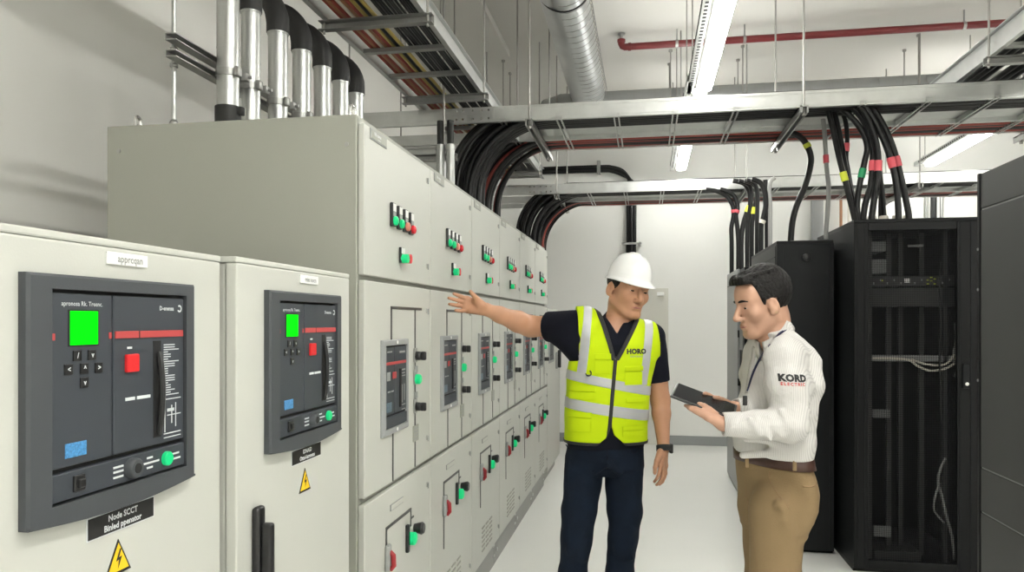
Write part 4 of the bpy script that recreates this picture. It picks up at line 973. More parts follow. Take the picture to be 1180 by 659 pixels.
# ------------------------------------------------------------------ people: continuous surfaces from distance fields
class Field:
    def __init__(s, lo, hi, h):
        s.lo = np.array(lo, float); s.h = h
        s.n = np.ceil((np.array(hi) - s.lo) / h).astype(int) + 1
        s.a = np.full(s.n, 1.0, np.float32)
        s.ax = [(s.lo[i] + h * np.arange(s.n[i])).astype(np.float32) for i in range(3)]
    def reg(s, lo, hi):
        i0 = np.clip(np.floor((np.array(lo) - s.lo) / s.h).astype(int), 0, s.n)
        i1 = np.clip(np.ceil((np.array(hi) - s.lo) / s.h).astype(int) + 1, 0, s.n)
        sl = tuple(slice(a, b) for a, b in zip(i0, i1))
        return sl, s.ax[0][sl[0]][:, None, None], s.ax[1][sl[1]][None, :, None], s.ax[2][sl[2]][None, None, :]
    def comb(s, sl, d, mode, k):
        A = s.a[sl]
        if A.size == 0: return
        if mode == 'sub':
            d = -d; h = np.clip(0.5 - 0.5 * (d - A) / k, 0, 1); s.a[sl] = A * h + d * (1 - h) + k * h * (1 - h)
        elif mode == 'add':
            h = np.clip(0.5 + 0.5 * (A - d) / k, 0, 1); s.a[sl] = A * (1 - h) + d * h - k * h * (1 - h)
    def cone(s, a, b, ra, rb, k=0.01, mode='add', sq=None):
        a = np.array(a, float); b = np.array(b, float); m = max(ra, rb) + k + 2.5 * s.h
        sl, X, Y, Z = s.reg(np.minimum(a, b) - m, np.maximum(a, b) + m)
        ab = b - a; L = max(ab.dot(ab), 1e-12)
        px, py, pz = X - a[0], Y - a[1], Z - a[2]
        if sq is not None:
            n, f = np.array(sq[0], float), sq[1]; n = n / np.linalg.norm(n)
            t0 = (px * ab[0] + py * ab[1] + pz * ab[2]) / L
            dn = (px - t0 * ab[0]) * n[0] + (py - t0 * ab[1]) * n[1] + (pz - t0 * ab[2]) * n[2]
            px = px + (f - 1) * dn * n[0]; py = py + (f - 1) * dn * n[1]; pz = pz + (f - 1) * dn * n[2]
        t = np.clip((px * ab[0] + py * ab[1] + pz * ab[2]) / L, 0, 1)
        d = np.sqrt((px - t * ab[0]) ** 2 + (py - t * ab[1]) ** 2 + (pz - t * ab[2]) ** 2) - (ra + (rb - ra) * t)
        s.comb(sl, d, mode, k)
    def ell(s, c, r, k=0.01, R=None, mode='add'):
        c = np.array(c, float); m = max(r) + k + 2.5 * s.h
        sl, X, Y, Z = s.reg(c - m, c + m)
        px, py, pz = X - c[0], Y - c[1], Z - c[2]
        if R is not None:
            R = np.array(R); qx = R[0, 0] * px + R[1, 0] * py + R[2, 0] * pz; qy = R[0, 1] * px + R[1, 1] * py + R[2, 1] * pz; qz = R[0, 2] * px + R[1, 2] * py + R[2, 2] * pz
            px, py, pz = qx, qy, qz
        k0 = np.sqrt((px / r[0]) ** 2 + (py / r[1]) ** 2 + (pz / r[2]) ** 2)
        k1 = np.sqrt((px / r[0] ** 2) ** 2 + (py / r[1] ** 2) ** 2 + (pz / r[2] ** 2) ** 2) + 1e-9
        s.comb(sl, k0 * (k0 - 1) / k1, mode, k)
    def loft(s, S, k=0.02, mode='add', grow=0.0, p=2.3):
        """S rows: z, cx, cy, rx, ry, yaw(deg)"""
        S = np.array(sorted(S), float); z0, z1 = S[0, 0], S[-1, 0]
        m = max(S[:, 3].max(), S[:, 4].max()) + grow + k + 3 * s.h
        sl, X, Y, Z = s.reg((S[:, 1].min() - m, S[:, 2].min() - m, z0 - k - 3 * s.h), (S[:, 1].max() + m, S[:, 2].max() + m, z1 + k + 3 * s.h))
        zz = Z.ravel(); f = [np.interp(zz, S[:, 0], S[:, i]).astype(np.float32)[None, None, :] for i in range(1, 6)]
        ya = np.radians(f[4]); dx = X - f[0]; dy = Y - f[1]
        u = dx * np.cos(ya) + dy * np.sin(ya); v = -dx * np.sin(ya) + dy * np.cos(ya)
        rx, ry = f[2] + grow, f[3] + grow
        q = (np.abs(u / rx) ** p + np.abs(v / ry) ** p + 1e-9) ** (1 / p)
        d = (q - 1) * np.minimum(rx, ry)
        d = np.maximum(d, np.maximum(z0 - Z, Z - z1))
        s.comb(sl, d, mode, k)
    def cut(s, co, no, k=0.002):
        """remove the side the normal points to"""
        no = np.array(no, float); no = no / np.linalg.norm(no)
        d = (s.ax[0][:, None, None] - co[0]) * no[0] + (s.ax[1][None, :, None] - co[1]) * no[1] + (s.ax[2][None, None, :] - co[2]) * no[2]
        s.a = np.maximum(s.a, d.astype(np.float32))
    def cut2(s, planes):
        """remove the wedge that lies on the inner side of every plane (intersection of half spaces n.(p-c)<0)"""
        d = None
        for co, no in planes:
            no = np.array(no, float); no = no / np.linalg.norm(no)
            e = (s.ax[0][:, None, None] - co[0]) * no[0] + (s.ax[1][None, :, None] - co[1]) * no[1] + (s.ax[2][None, None, :] - co[2]) * no[2]
            d = e if d is None else np.maximum(d, e)
        s.a = np.maximum(s.a, -d.astype(np.float32))
    def wrinkle(s, amp, seed, scale=18.0, aniso=(1, 1, 1)):
        r = np.random.RandomState(seed); w = 0
        X, Y, Z = s.ax[0][:, None, None] * aniso[0], s.ax[1][None, :, None] * aniso[1], s.ax[2][None, None, :] * aniso[2]
        for i in range(5):
            v = r.normal(size=3); v = v / np.linalg.norm(v) * scale * (0.7 + 0.35 * i)
            w = w + np.sin(X * v[0] + Y * v[1] + Z * v[2] + r.uniform(0, 6)) / (1 + 0.5 * i)
        s.a = s.a + (amp / 2.0 * w).astype(np.float32)
    def mesh(s):
        A = s.a; n = A.shape
        neg = A < 0
        cn = np.zeros(tuple(k - 1 for k in n), np.uint8)
        for i in (0, 1):
            for j in (0, 1):
                for k in (0, 1): cn += neg[i:n[0] - 1 + i, j:n[1] - 1 + j, k:n[2] - 1 + k]
        act = (cn > 0) & (cn < 8)
        I = np.argwhere(act); idx = np.full(act.shape, -1, np.int64); idx[act] = np.arange(len(I))
        acc = np.zeros((len(I), 3)); cnt = np.zeros(len(I))
        C = [(i, j, k) for i in (0, 1) for j in (0, 1) for k in (0, 1)]
        V = {c: A[I[:, 0] + c[0], I[:, 1] + c[1], I[:, 2] + c[2]].astype(float) for c in C}
        for c in C:
            for ax in range(3):
                if c[ax] == 0:
                    e = list(c); e[ax] = 1; e = tuple(e)
                    a, bb = V[c], V[e]; m = (a < 0) != (bb < 0)
                    t = np.where(m, a / np.where(m, a - bb, 1), 0)
                    p = np.tile(np.array(c, float), (len(I), 1)); p[:, ax] = t
                    acc += np.where(m[:, None], p, 0); cnt += m
        P = s.lo + s.h * (I + acc / cnt[:, None])
        Q = []
        for ax in range(3):
            u, v = (ax + 1) % 3, (ax + 2) % 3
            s0 = [slice(None)] * 3; s1 = [slice(None)] * 3; s0[ax] = slice(0, -1); s1[ax] = slice(1, None)
            for sgn in (0, 1):
                a0, a1 = neg[tuple(s0)], neg[tuple(s1)]
                E = np.argwhere((a0 & ~a1) if sgn == 0 else (~a0 & a1))
                ok = (E[:, u] > 0) & (E[:, v] > 0) & (E[:, u] < n[u] - 1) & (E[:, v] < n[v] - 1); E = E[ok]
                q = []
                for du, dv in ((-1, -1), (0, -1), (0, 0), (-1, 0)):
                    c = E.copy(); c[:, u] += du; c[:, v] += dv; q.append(idx[c[:, 0], c[:, 1], c[:, 2]])
                q = np.stack(q, 1)
                if sgn: q = q[:, ::-1]
                Q.append(q)
        return P, np.concatenate(Q)
def field_obj(name, F, m, parent, relax=1):
    P, Q = F.mesh()
    for _ in range(relax):      # light smoothing
        S = np.zeros_like(P); c = np.zeros(len(P))
        for i in range(4):
            a, bq = Q[:, i], Q[:, (i + 1) % 4]
            np.add.at(S, a, P[bq]); np.add.at(c, a, 1); np.add.at(S, bq, P[a]); np.add.at(c, bq, 1)
        P = P * 0.5 + 0.5 * S / np.maximum(c, 1)[:, None]
    me = bpy.data.meshes.new(name); me.vertices.add(len(P)); me.vertices.foreach_set('co', P.ravel())
    me.loops.add(Q.size); me.loops.foreach_set('vertex_index', Q.ravel().astype(np.int32))
    me.polygons.add(len(Q)); me.polygons.foreach_set('loop_start', np.arange(0, Q.size, 4, dtype=np.int32))
    me.polygons.foreach_set('use_smooth', [True] * len(Q))
    me.update(calc_edges=True); me.validate()
    for k in (m if isinstance(m, (list, tuple)) else [m]): me.materials.append(M[k])
    o = link(bpy.data.objects.new(name, me)); o.parent = parent
    return o
def clip_patch(name, src, planes, m, parent, off=0.0015, thick=True, facing=None):
    """the piece of a garment's surface inside all the planes (n points outwards), lifted off it as cloth of its own"""
    me = src.data; n = len(me.vertices); co = np.empty(n * 3); me.vertices.foreach_get('co', co); co = co.reshape(-1, 3)
    nf = len(me.polygons); q = np.empty(nf * 4, np.int32); me.polygons.foreach_get('vertices', q); q = q.reshape(-1, 4)
    d = np.stack([((co - np.array(c)) @ (np.array(no) / np.linalg.norm(no))) for c, no in planes], 1).max(1)
    keep = (d[q] < 0.012).all(1)
    if facing is not None:
        nn = np.empty(nf * 3); me.polygons.foreach_get('normal', nn); keep &= (nn.reshape(-1, 3) @ np.array(facing)) > 0.15
    q = q[keep]; used, inv = np.unique(q, return_inverse=True); q = inv.reshape(-1, 4)
    nv = np.empty(n * 3); me.vertices.foreach_get('normal', nv); nv = nv.reshape(-1, 3)[used]
    b = BM(); vs = [b.verts.new(p) for p in co[used] + nv * off]
    for f in q:
        try: b.faces.new([vs[i] for i in f])
        except ValueError: pass
    for c, no in planes:
        bmesh.ops.bisect_plane(b, geom=b.verts[:] + b.edges[:] + b.faces[:], dist=1e-5, plane_co=c, plane_no=no, clear_outer=True)
    b.normal_update()
    if thick:
        r = bmesh.ops.solidify(b, geom=b.faces[:], thickness=off * 0.9)
    me2 = bpy.data.meshes.new(name); b.to_mesh(me2); b.free(); me2.materials.append(M[m])
    me2.polygons.foreach_set('use_smooth', [True] * len(me2.polygons))
    o = link(bpy.data.objects.new(name, me2)); o.parent = parent
    return o
def bvh(o):
    me = o.data
    return BVHTree.FromPolygons([v.co for v in me.vertices], [p.vertices for p in me.polygons])
def project(tree, p, d=(0, 1, 0), off=0.0015):
    p = Vector(p); d = Vector(d).normalized()
    h = tree.ray_cast(p - d * 1.0, d)
    if h[0] is None: return p, -d
    return h[0] - d * off, h[1]
def ribbon(name, tree, pts, w, m, parent, off=0.002, d=(0, 1, 0), th=0.0015, sub=5, relax=0):
    path = smooth_path(pts, sub); hit = []
    for p in path:
        q, n = project(tree, p, d, off); hit.append((q, n))
    for _ in range(relax):
        hit = [hit[0]] + [(hit[i][0] * 0.5 + (hit[i - 1][0] + hit[i + 1][0]) * 0.25, (hit[i][1] * 0.5 + (hit[i - 1][1] + hit[i + 1][1]) * 0.25).normalized()) for i in range(1, len(hit) - 1)] + [hit[-1]]
    b = BM(); L = []
    for i, (q, n) in enumerate(hit):
        t = hit[min(i + 1, len(hit) - 1)][0] - hit[max(i - 1, 0)][0]
        sd = t.cross(n)
        if sd.length < 1e-7: sd = Vector((1, 0, 0))
        sd.normalize()
        L.append([b.verts.new(q + sd * w / 2), b.verts.new(q - sd * w / 2), b.verts.new(q - sd * w / 2 - n * th), b.verts.new(q + sd * w / 2 - n * th)])
    for A, B in zip(L[:-1], L[1:]):
        for k in range(4): b.faces.new((A[k], A[(k + 1) % 4], B[(k + 1) % 4], B[k]))
    b.faces.new(L[0]); b.faces.new(L[-1][::-1])
    return part(name, b, m, parent, 'all')
def print_text(name, tree, body, size, origin, m, parent, ang=0.0, d=(0, 1, 0), xdir=(1, 0, 0), bold=0.0, spacing=1.0, off=0.0015):
    b = BM(); xd = Vector(xdir).normalized(); ca, sa = math.cos(ang), math.sin(ang)
    o = Vector(origin)
    def fn(a, c):
        p = o + xd * (a * ca - c * sa) + Vector((0, 0, 1)) * (a * sa + c * ca)
        return project(tree, p, d, off)[0]
    vs, fs = text_verts(body, size, bold, 'CENTER', spacing)
    # subdivide the lettering a little so that it follows the cloth
    tb = BM(); tv = [tb.verts.new(v) for v in vs]
    for f in fs:
        try: tb.faces.new([tv[i] for i in f])
        except ValueError: pass
    bmesh.ops.triangulate(tb, faces=tb.faces[:])
    bmesh.ops.subdivide_edges(tb, edges=[e for e in tb.edges if e.calc_length() > size * 0.25], cuts=2)
    for v in tb.verts:
        v.co = fn(v.co.x, v.co.y)
    return part(name, tb, m, parent)

def rot(yaw, pitch, roll):
    return np.array(Matrix.Rotation(math.radians(yaw), 3, 'Z') @ Matrix.Rotation(math.radians(pitch), 3, 'X') @ Matrix.Rotation(math.radians(roll), 3, 'Y'))
def head(F, c, R, s=1.0, jaw=1.0, ear=0.0):
    """head local frame: x to its left, -y forward, z up, origin between the ears at eye height"""
    c = np.array(c, float)
    T = lambda p: c + R @ (np.array(p, float) * s)
    E = lambda p, r, k=0.012, mode='add': F.ell(T(p), [q * s for q in r], k, R, mode)
    Cn = lambda a, bq, ra, rb, k=0.01, mode='add': F.cone(T(a), T(bq), ra * s, rb * s, k, mode)
    E((0, 0.012, 0.036), (0.076, 0.097, 0.084))
    E((0, -0.030, -0.022), (0.064 * jaw, 0.062, 0.080), 0.02)
    E((0, -0.060, 0.038), (0.058, 0.032, 0.046), 0.02)                 # forehead
    for x in (-1, 1):
        Cn((x * 0.053 * jaw, 0.004, -0.055), (x * 0.026 * jaw, -0.062, -0.098), 0.020, 0.017, 0.02)   # jaw line
        E((x * 0.040 * jaw, -0.063, -0.024), (0.022, 0.020, 0.022), 0.02)        # cheek
        Cn((x * 0.008, -0.088, 0.020), (x * 0.046, -0.070, 0.022), 0.0085, 0.009, 0.010)  # brow
    Cn((-0.013, -0.073, -0.098), (0.013, -0.073, -0.098), 0.019, 0.019, 0.016)   # chin
    E((0, -0.073, -0.064), (0.031, 0.0215, 0.028), 0.014)              # mouth mound
    for x in (-1, 1): E((x * 0.031, -0.098, -0.001), (0.017, 0.014, 0.011), 0.012, 'sub')   # sockets
    for x in (-1, 1): E((x * 0.031, -0.0745, -0.002), (0.0145, 0.0135, 0.0125), 0.004)       # lids
    Cn((0, -0.088, 0.014), (0, -0.113, -0.033), 0.0078, 0.0115, 0.009)          # nose
    E((0, -0.108, -0.037), (0.013, 0.012, 0.0095), 0.006)
    for x in (-1, 1):
        E((x * 0.0135, -0.099, -0.039), (0.0078, 0.011, 0.0085), 0.005)
        E((x * 0.007, -0.110, -0.0475), (0.0038, 0.0050, 0.0034), 0.003, 'sub')
    Cn((-0.015, -0.0930, -0.0625), (0.015, -0.0930, -0.0625), 0.0052, 0.0052, 0.005)
    E((0, -0.0955, -0.0600), (0.010, 0.0055, 0.0048), 0.004)
    Cn((-0.013, -0.0915, -0.0735), (0.013, -0.0915, -0.0735), 0.0058, 0.0058, 0.005)
    Cn((-0.020, -0.0985, -0.0680), (0.020, -0.0985, -0.0680), 0.0022, 0.0022, 0.003, 'sub')
    E((0, -0.101, -0.084), (0.018, 0.007, 0.0055), 0.008, 'sub')
    for x in (-1, 1):
        Re = R @ np.array(Matrix.Rotation(math.radians(-22 * x), 3, 'Z') @ Matrix.Rotation(math.radians(10), 3, 'X'))
        F.ell(T((x * 0.079, 0.010 + ear, -0.012)), [0.0085 * s, 0.0185 * s, 0.031 * s], 0.006, Re)
        F.ell(T((x * 0.0905, 0.007 + ear, -0.006)), [0.0085 * s, 0.0115 * s, 0.019 * s], 0.004, Re, 'sub')
        F.ell(T((x * 0.076, 0.004 + ear, -0.036)), [0.006 * s, 0.010 * s, 0.009 * s], 0.005, Re)
    return T
def face_parts(o, T, R, c, s, tree):
    """eyes, brows and lips of their own"""
    for x in (-1, 1):
        b = BM()
        N = 14; up = []; lo = []; ci = T((x * 0.031, -0.0745, -0.002))
        def sp(a, z, r=0.0141):
            a = a; yy = -math.sqrt(max(0.0, r * r - a * a - z * z)); return Vector(T((x * 0.031 + a, -0.0745 + yy * 1.0 - 0.0004, -0.002 + z)))
        top = [b.verts.new(sp(-0.0115 + 0.023 * i / N, 0.0030 * math.sin(math.pi * i / N) + 0.0)) for i in range(N + 1)]
        bot = [b.verts.new(sp(-0.0115 + 0.023 * i / N, -0.0034 * math.sin(math.pi * i / N) - 0.0002)) for i in range(N + 1)]
        for i in range(N):
            f = b.faces.new((top[i], bot[i], bot[i + 1], top[i + 1])); f.material_index = 1 if 2 <= i <= 11 else 0
        part('eye', b, ['eyewhite', 'eye'], o, 'all')
        b = BM(); pts = []
        for i in range(8):
            u = i / 7
            p = Vector(T((x * (0.014 + 0.036 * u), -0.2, 0.016 + 0.008 * math.sin(math.pi * (0.25 + 0.6 * u)))))
            q, n = project(tree, p, R @ np.array((0, 1, 0)), 0.0005); pts.append(q)
        tube(b, pts, [0.0022 * s + 0.0022 * s * math.sin(math.pi * min(1, 0.15 + i / 7)) for i in range(8)], 6)
        part('eyebrow', b, 'hair', o, 'all')
    b = BM(); pts = []
    for i in range(9):
        u = -0.021 + 0.042 * i / 8
        p = Vector(T((u, -0.3, -0.0680 - 0.0 * abs(u)))); q, n = project(tree, p, R @ np.array((0, 1, 0)), 0.0010); pts.append(q)
    tube(b, pts, [0.0010 + 0.0022 * math.sin(math.pi * i / 8) for i in range(9)], 6)
    part('lips', b, 'lip', o, 'all')
def ell_ring(name, S, parent, m, grow, th, n=64):
    """closed band following elliptical sections: belt, waistband"""
    b = BM(); R = []
    for (z, cx, cy, rx, ry, ya) in S:
        for g in (grow, grow + th):
            ring = []
            for k in range(n):
                a = 2 * math.pi * k / n; ca, sa = math.cos(a), math.sin(a); p = 2.3
                q = (abs(ca) ** p + abs(sa) ** p) ** (-1 / p)
                u, v = (rx + g) * q * ca, (ry + g) * q * sa; y = math.radians(ya)
                ring.append(b.verts.new((cx + u * math.cos(y) - v * math.sin(y), cy + u * math.sin(y) + v * math.cos(y), z)))
            R.append(ring)
    def bridge(A, B):
        for k in range(n): b.faces.new((A[k], A[(k + 1) % n], B[(k + 1) % n], B[k]))
    m2 = len(S)
    for i in range(m2 - 1):
        bridge(R[2 * i], R[2 * i + 2]); bridge(R[2 * i + 1], R[2 * i + 3])
    bridge(R[0], R[1]); bridge(R[-2], R[-1])
    return part(name, b, m, parent, 'all')
def hand(F, wrist, palm_pts, fingers, rf, thumb=None, rw=0.024, sqn=None, rk=0.0115):
    """palm: cones from the wrist to each knuckle; fingers: joint chains"""
    for kp in palm_pts:
        F.cone(wrist, kp, rw * 0.72, rk, 0.012, sq=sqn)
    for a, bq in zip(palm_pts[:-1], palm_pts[1:]):
        F.cone(a, bq, rk, rk, 0.008, sq=sqn)
    for ch in fingers:
        r = rf
        for i, (a, bq) in enumerate(zip(ch[:-1], ch[1:])):
            F.cone(a, bq, rf * (1.06 - 0.10 * i), rf * (0.98 - 0.11 * i), 0.0022)
    if thumb:
        rr = [rf * 1.9, rf * 1.35, rf * 1.12, rf * 0.9]
        for i, (a, bq) in enumerate(zip(thumb[:-1], thumb[1:])):
            F.cone(a, bq, rr[i], rr[i + 1], 0.006 if i == 0 else 0.003)
# ================================================================== man in the hi-vis vest
def person_frame(Z0, pxc):
    xc = (pxc - 590) / FPX * Z0
    loc = (-SA * Z0 + CA * xc, CA * Z0 + SA * xc, 0)
    def P(px, py, dy=0.0):
        d = Z0 + dy
        return np.array(((px - 590) / FPX * d - xc, dy, CAM_H + (370 - py) / FPX * d))
    return loc, P
loc, P = person_frame(3.157, 700)
man = thing('person', 'person in white hard hat and yellow hi-vis vest pointing at the switchgear', 'person', loc, YAW)
# torso sections: z, cx, cy, rx, ry, yaw
T1 = [(0.84, -0.012, 0.01, 0.130, 0.080, 0), (0.92, -0.010, 0.0, 0.160, 0.112, 0), (1.00, -0.008, -0.004, 0.158, 0.115, 0), (1.10, -0.004, -0.004, 0.160, 0.118, 2), (1.20, 0.006, 0.0, 0.166, 0.118, 4),
      (1.28, 0.022, 0.0, 0.170, 0.116, 6), (1.34, 0.034, 0.004, 0.166, 0.106, 7), (1.39, 0.042, 0.010, 0.140, 0.088, 8), (1.43, 0.044, 0.016, 0.095, 0.070, 8), (1.455, 0.046, 0.018, 0.062, 0.056, 8)]
SH_L = P(668, 377, 0.03); EL_L = P(611, 376, 0.14); WR_L = P(560, 356.5, 0.03)
SH_R = P(752, 389, 0.0); EL_R = P(761, 461, 0.03); WR_R = P(764.5, 513, -0.03)
neckb = np.array((0.046, 0.02, 1.40))
HC = P(723.5, 332.8, 0.0); HR = rot(23, 9, 8)
# ---- body
F = Field((-0.70, -0.24, 0.0), (0.34, 0.30, 1.72), 0.0034)
F.loft(T1, 0.02, grow=-0.014)
TH = head(F, HC, HR, 1.0, 1.04)
F.cone(TH((0, 0.020, -0.045)), neckb + np.array((0, 0.0, -0.02)), 0.056, 0.064, 0.02)
F.cone(TH((0, -0.03, -0.085)), TH((0, 0.03, -0.06)), 0.035, 0.05, 0.02)
F.cone(SH_L, EL_L, 0.056, 0.043, 0.02)
fm = EL_L + (WR_L - EL_L) * 0.28
F.cone(EL_L, fm, 0.0455, 0.0460, 0.02); F.cone(fm, EL_L + (WR_L - EL_L) * 0.7, 0.0450, 0.034, 0.015); F.cone(EL_L + (WR_L - EL_L) * 0.7, WR_L, 0.034, 0.0255, 0.015)
F.cone(SH_R, EL_R, 0.050, 0.038, 0.02)
fm = EL_R + (WR_R - EL_R) * 0.3
F.cone(EL_R, fm, 0.0385, 0.0375, 0.02); F.cone(fm, WR_R, 0.0375, 0.0245, 0.015)
# open left-of-picture hand, palm to the camera, thumb up
hq = lambda px, py, dy=0.02: P(px, py, dy)
kn = [hq(538.5, 344.2), hq(535.5, 348.3), hq(535.6, 353.0), hq(538.5, 357.4)]
hand(F, WR_L, kn, [
    [kn[0], hq(531.5, 341.6, 0.012), hq(527, 340.0, 0.006), hq(523.0, 338.4, -0.004)],
    [kn[1], hq(527.5, 346.0, 0.012), hq(522.0, 344.6, 0.006), hq(517.2, 343.4, -0.004)],
    [kn[2], hq(527.6, 352.0, 0.012), hq(522.5, 351.2, 0.006), hq(518.0, 350.4, -0.004)],
    [kn[3], hq(532.5, 358.0, 0.012), hq(528.8, 358.0, 0.006), hq(525.0, 357.6, 0.0)]], 0.0090,
    [hq(556.5, 352.5, 0.01), hq(550.5, 345.5, 0.0), hq(546.0, 340.5, -0.012), hq(542.2, 336.0, -0.02)], 0.030, ((0, 1, 0), 1.25), 0.0118)
F.cone(hq(554, 352, 0.01), hq(548, 347.0, 0.008), 0.020, 0.014, 0.012)          # ball of the thumb
F.cone(hq(554, 358, 0.014), hq(543, 357.5, 0.012), 0.017, 0.014, 0.012)
# hanging hand
k2 = [P(761.5, 536, -0.072), P(763.8, 538.5, -0.052), P(765.5, 538.5, -0.032), P(766.5, 536.5, -0.013)]
hand(F, WR_R, k2, [
    [k2[0], P(759.5, 546, -0.080), P(756.8, 551.5, -0.078), P(754.0, 555.0, -0.068)],
    [k2[1], P(763.2, 549.5, -0.060), P(760.2, 555.5, -0.057), P(756.6, 558.6, -0.048)],
    [k2[2], P(765.8, 549.0, -0.036), P(763.4, 555.0, -0.034), P(759.8, 558.2, -0.028)],
    [k2[3], P(767.0, 545.5, -0.013), P(765.2, 550.5, -0.012), P(762.4, 553.2, -0.009)]], 0.0082,
    [P(761.0, 521, -0.060), P(757.0, 531, -0.088), P(755.0, 538.5, -0.096), P(754.6, 545.0, -0.094)], 0.026, ((1, 0, 0), 1.1), 0.0125)
# legs under the cloth
HPL, HPR = P(673, 540, 0.0), P(719, 540, 0.0)
KNL, KNR = P(664, 622, -0.015), P(718, 622, -0.015)
ANL = np.array((-0.155, 0.03, 0.075)); ANR = np.array((0.050, 0.03, 0.075))
for a, k_, n_ in ((HPL, KNL, ANL), (HPR, KNR, ANR)):
    F.cone(a, k_, 0.064, 0.046, 0.02); F.cone(k_, n_, 0.046, 0.036, 0.02); F.cone(n_, n_ + np.array((0, -0.12, -0.035)), 0.036, 0.026, 0.02)
body = field_obj('body', F, 'skin1', man, 1)
tb = bvh(body)
face_parts(man, TH, HR, HC, 1.0, tb)
# ---- hair under the helmet
F = Field(HC - 0.16, HC + 0.16, 0.003)
F.ell(TH((0, 0.014, 0.034)), (0.0805, 0.1005, 0.084), 0.01, HR)
F.cut2([(TH((0, -0.035, 0)), HR @ np.array((0, 1, 0.15))), (TH((0, 0, 0.20)), HR @ np.array((0, 0, 1.0)))])
F.cut2([(TH((0, 0.030, -0.012)), HR @ np.array((0, 1, 0.0))), (TH((0, 0, -0.008)), HR @ np.array((0, -0.3, 1.0)))])
F.cut(TH((0, 0, -0.055)), HR @ np.array((0, 0.1, -1)))
F.cut(TH((0, 0, 0.075)), HR @ np.array((0, 0, 1)))
F.wrinkle(0.0015, 3, 160)
field_obj('hair', F, 'hair', man, 1)
# ---- hard hat
def hard_hat(parent, T, R):
    b = BM(); n = 56; m = 14
    base = (0, 0.006, 0.038); a0, b0, hh = 0.087, 0.107, 0.112
    def pt(f, g, r_off=0.0):
        # f: angle round, g: 0 rim .. 1 top
        e = math.pi / 2 * g
        ce, se = math.cos(e) ** 0.82, math.sin(e) ** 0.95
        ridge = 0.005 * math.exp(-((math.sin(f)) / 0.16) ** 2) * math.sin(min(1, g * 1.2) * math.pi * 0.5) if True else 0
        rx, ry = a0 + r_off, b0 + r_off
        return Vector(T((base[0] + rx * ce * math.sin(f), base[1] - ry * ce * math.cos(f), base[2] + (hh + r_off) * se + ridge)))
    rings = []
    prof = []
    # inner skirt, brim and dome in one shell
    def brim(f, extra, dz):
        fr = max(0.0, math.cos(f)) ** 2
        w = extra * (0.008 + 0.026 * fr)
        return Vector(T((base[0] + (a0 + w) * math.sin(f), base[1] - (b0 + w) * math.cos(f), base[2] + dz - extra * (0.006 + 0.010 * fr))))
    fs = [2 * math.pi * k / n for k in range(n)]
    layers = [[pt(f, g / m, -0.004) for f in fs] for g in range(m - 1, -1, -1)]
    layers += [[brim(f, 0.0, -0.004) for f in fs], [brim(f, 1.0, -0.004) for f in fs], [brim(f, 1.04, 0.0) for f in fs], [brim(f, 0.5, 0.001) for f in fs], [brim(f, 0.08, 0.004) for f in fs]]
    layers += [[pt(f, g / m + 0.03) for f in fs] for g in range(0, m)]
    V = [[b.verts.new(p) for p in L] for L in layers]
    for A, B in zip(V[:-1], V[1:]):
        for k in range(n): b.faces.new((A[k], A[(k + 1) % n], B[(k + 1) % n], B[k]))
    t1 = b.verts.new(Vector(T((0, base[1], base[2] + hh - 0.004)))); t2 = b.verts.new(Vector(T((0, base[1], base[2] + hh + 0.005))))
    for k in range(n):
        b.faces.new((V[0][(k + 1) % n], V[0][k], t1)); b.faces.new((V[-1][k], V[-1][(k + 1) % n], t2))
    h = part('hard_hat', b, 'helmet', parent, 'all')
    b = BM()
    pts = [Vector(T((0.0815 * math.sin(f), base[1] - 0.101 * math.cos(f), base[2] + 0.0))) for f in fs] ; pts.append(pts[0])
    tube(b, pts, 0.007, 6, False); part('headband', b, 'trim', h, 'all')
hard_hat(man, TH, HR)
# ---- polo shirt
F = Field((-0.42, -0.20, 0.86), (0.34, 0.26, 1.50), 0.004)
F.loft(T1, 0.02)
F.cone(P(672, 380, 0.01), P(628, 376, 0.125), 0.082, 0.0655, 0.035)
F.cone(P(664, 395, 0.01), P(650, 385, 0.05), 0.07, 0.06, 0.03)
F.cone(P(750, 388, 0.0), P(759.5, 441, 0.022), 0.062, 0.046, 0.03)
F.wrinkle(0.0022, 11, 38)
d = P(628, 376, 0.125) - P(668, 377, 0.03)
F.cut(P(631.5, 376, 0.115), d)
F.cut2([(P(759.5, 440, 0.02), (-0.15, 0, 1.0)), ((0.135, 0, 0), (-1, 0, 0)), ((0, 0, 1.0), (0, 0, -1))])
F.cut((0, 0, 0.90), (0, 0, -1))
# open collar
V0 = P(713.0, 385, -0.12)
F.cut2([(V0, (-0.90, 0.0, -0.50)), (V0, (0.86, 0.0, -0.52)), ((0, 0.0, 0), (0, 1, 0)), ((0, 0, 1.30), (0, 0, -1))])
F.cone(neckb + np.array((0.004, -0.01, -0.05)), neckb + np.array((0.012, -0.02, 0.12)), 0.052, 0.058, 0.004, 'sub')
polo = field_obj('polo_shirt', F, 'navy', man, 1)
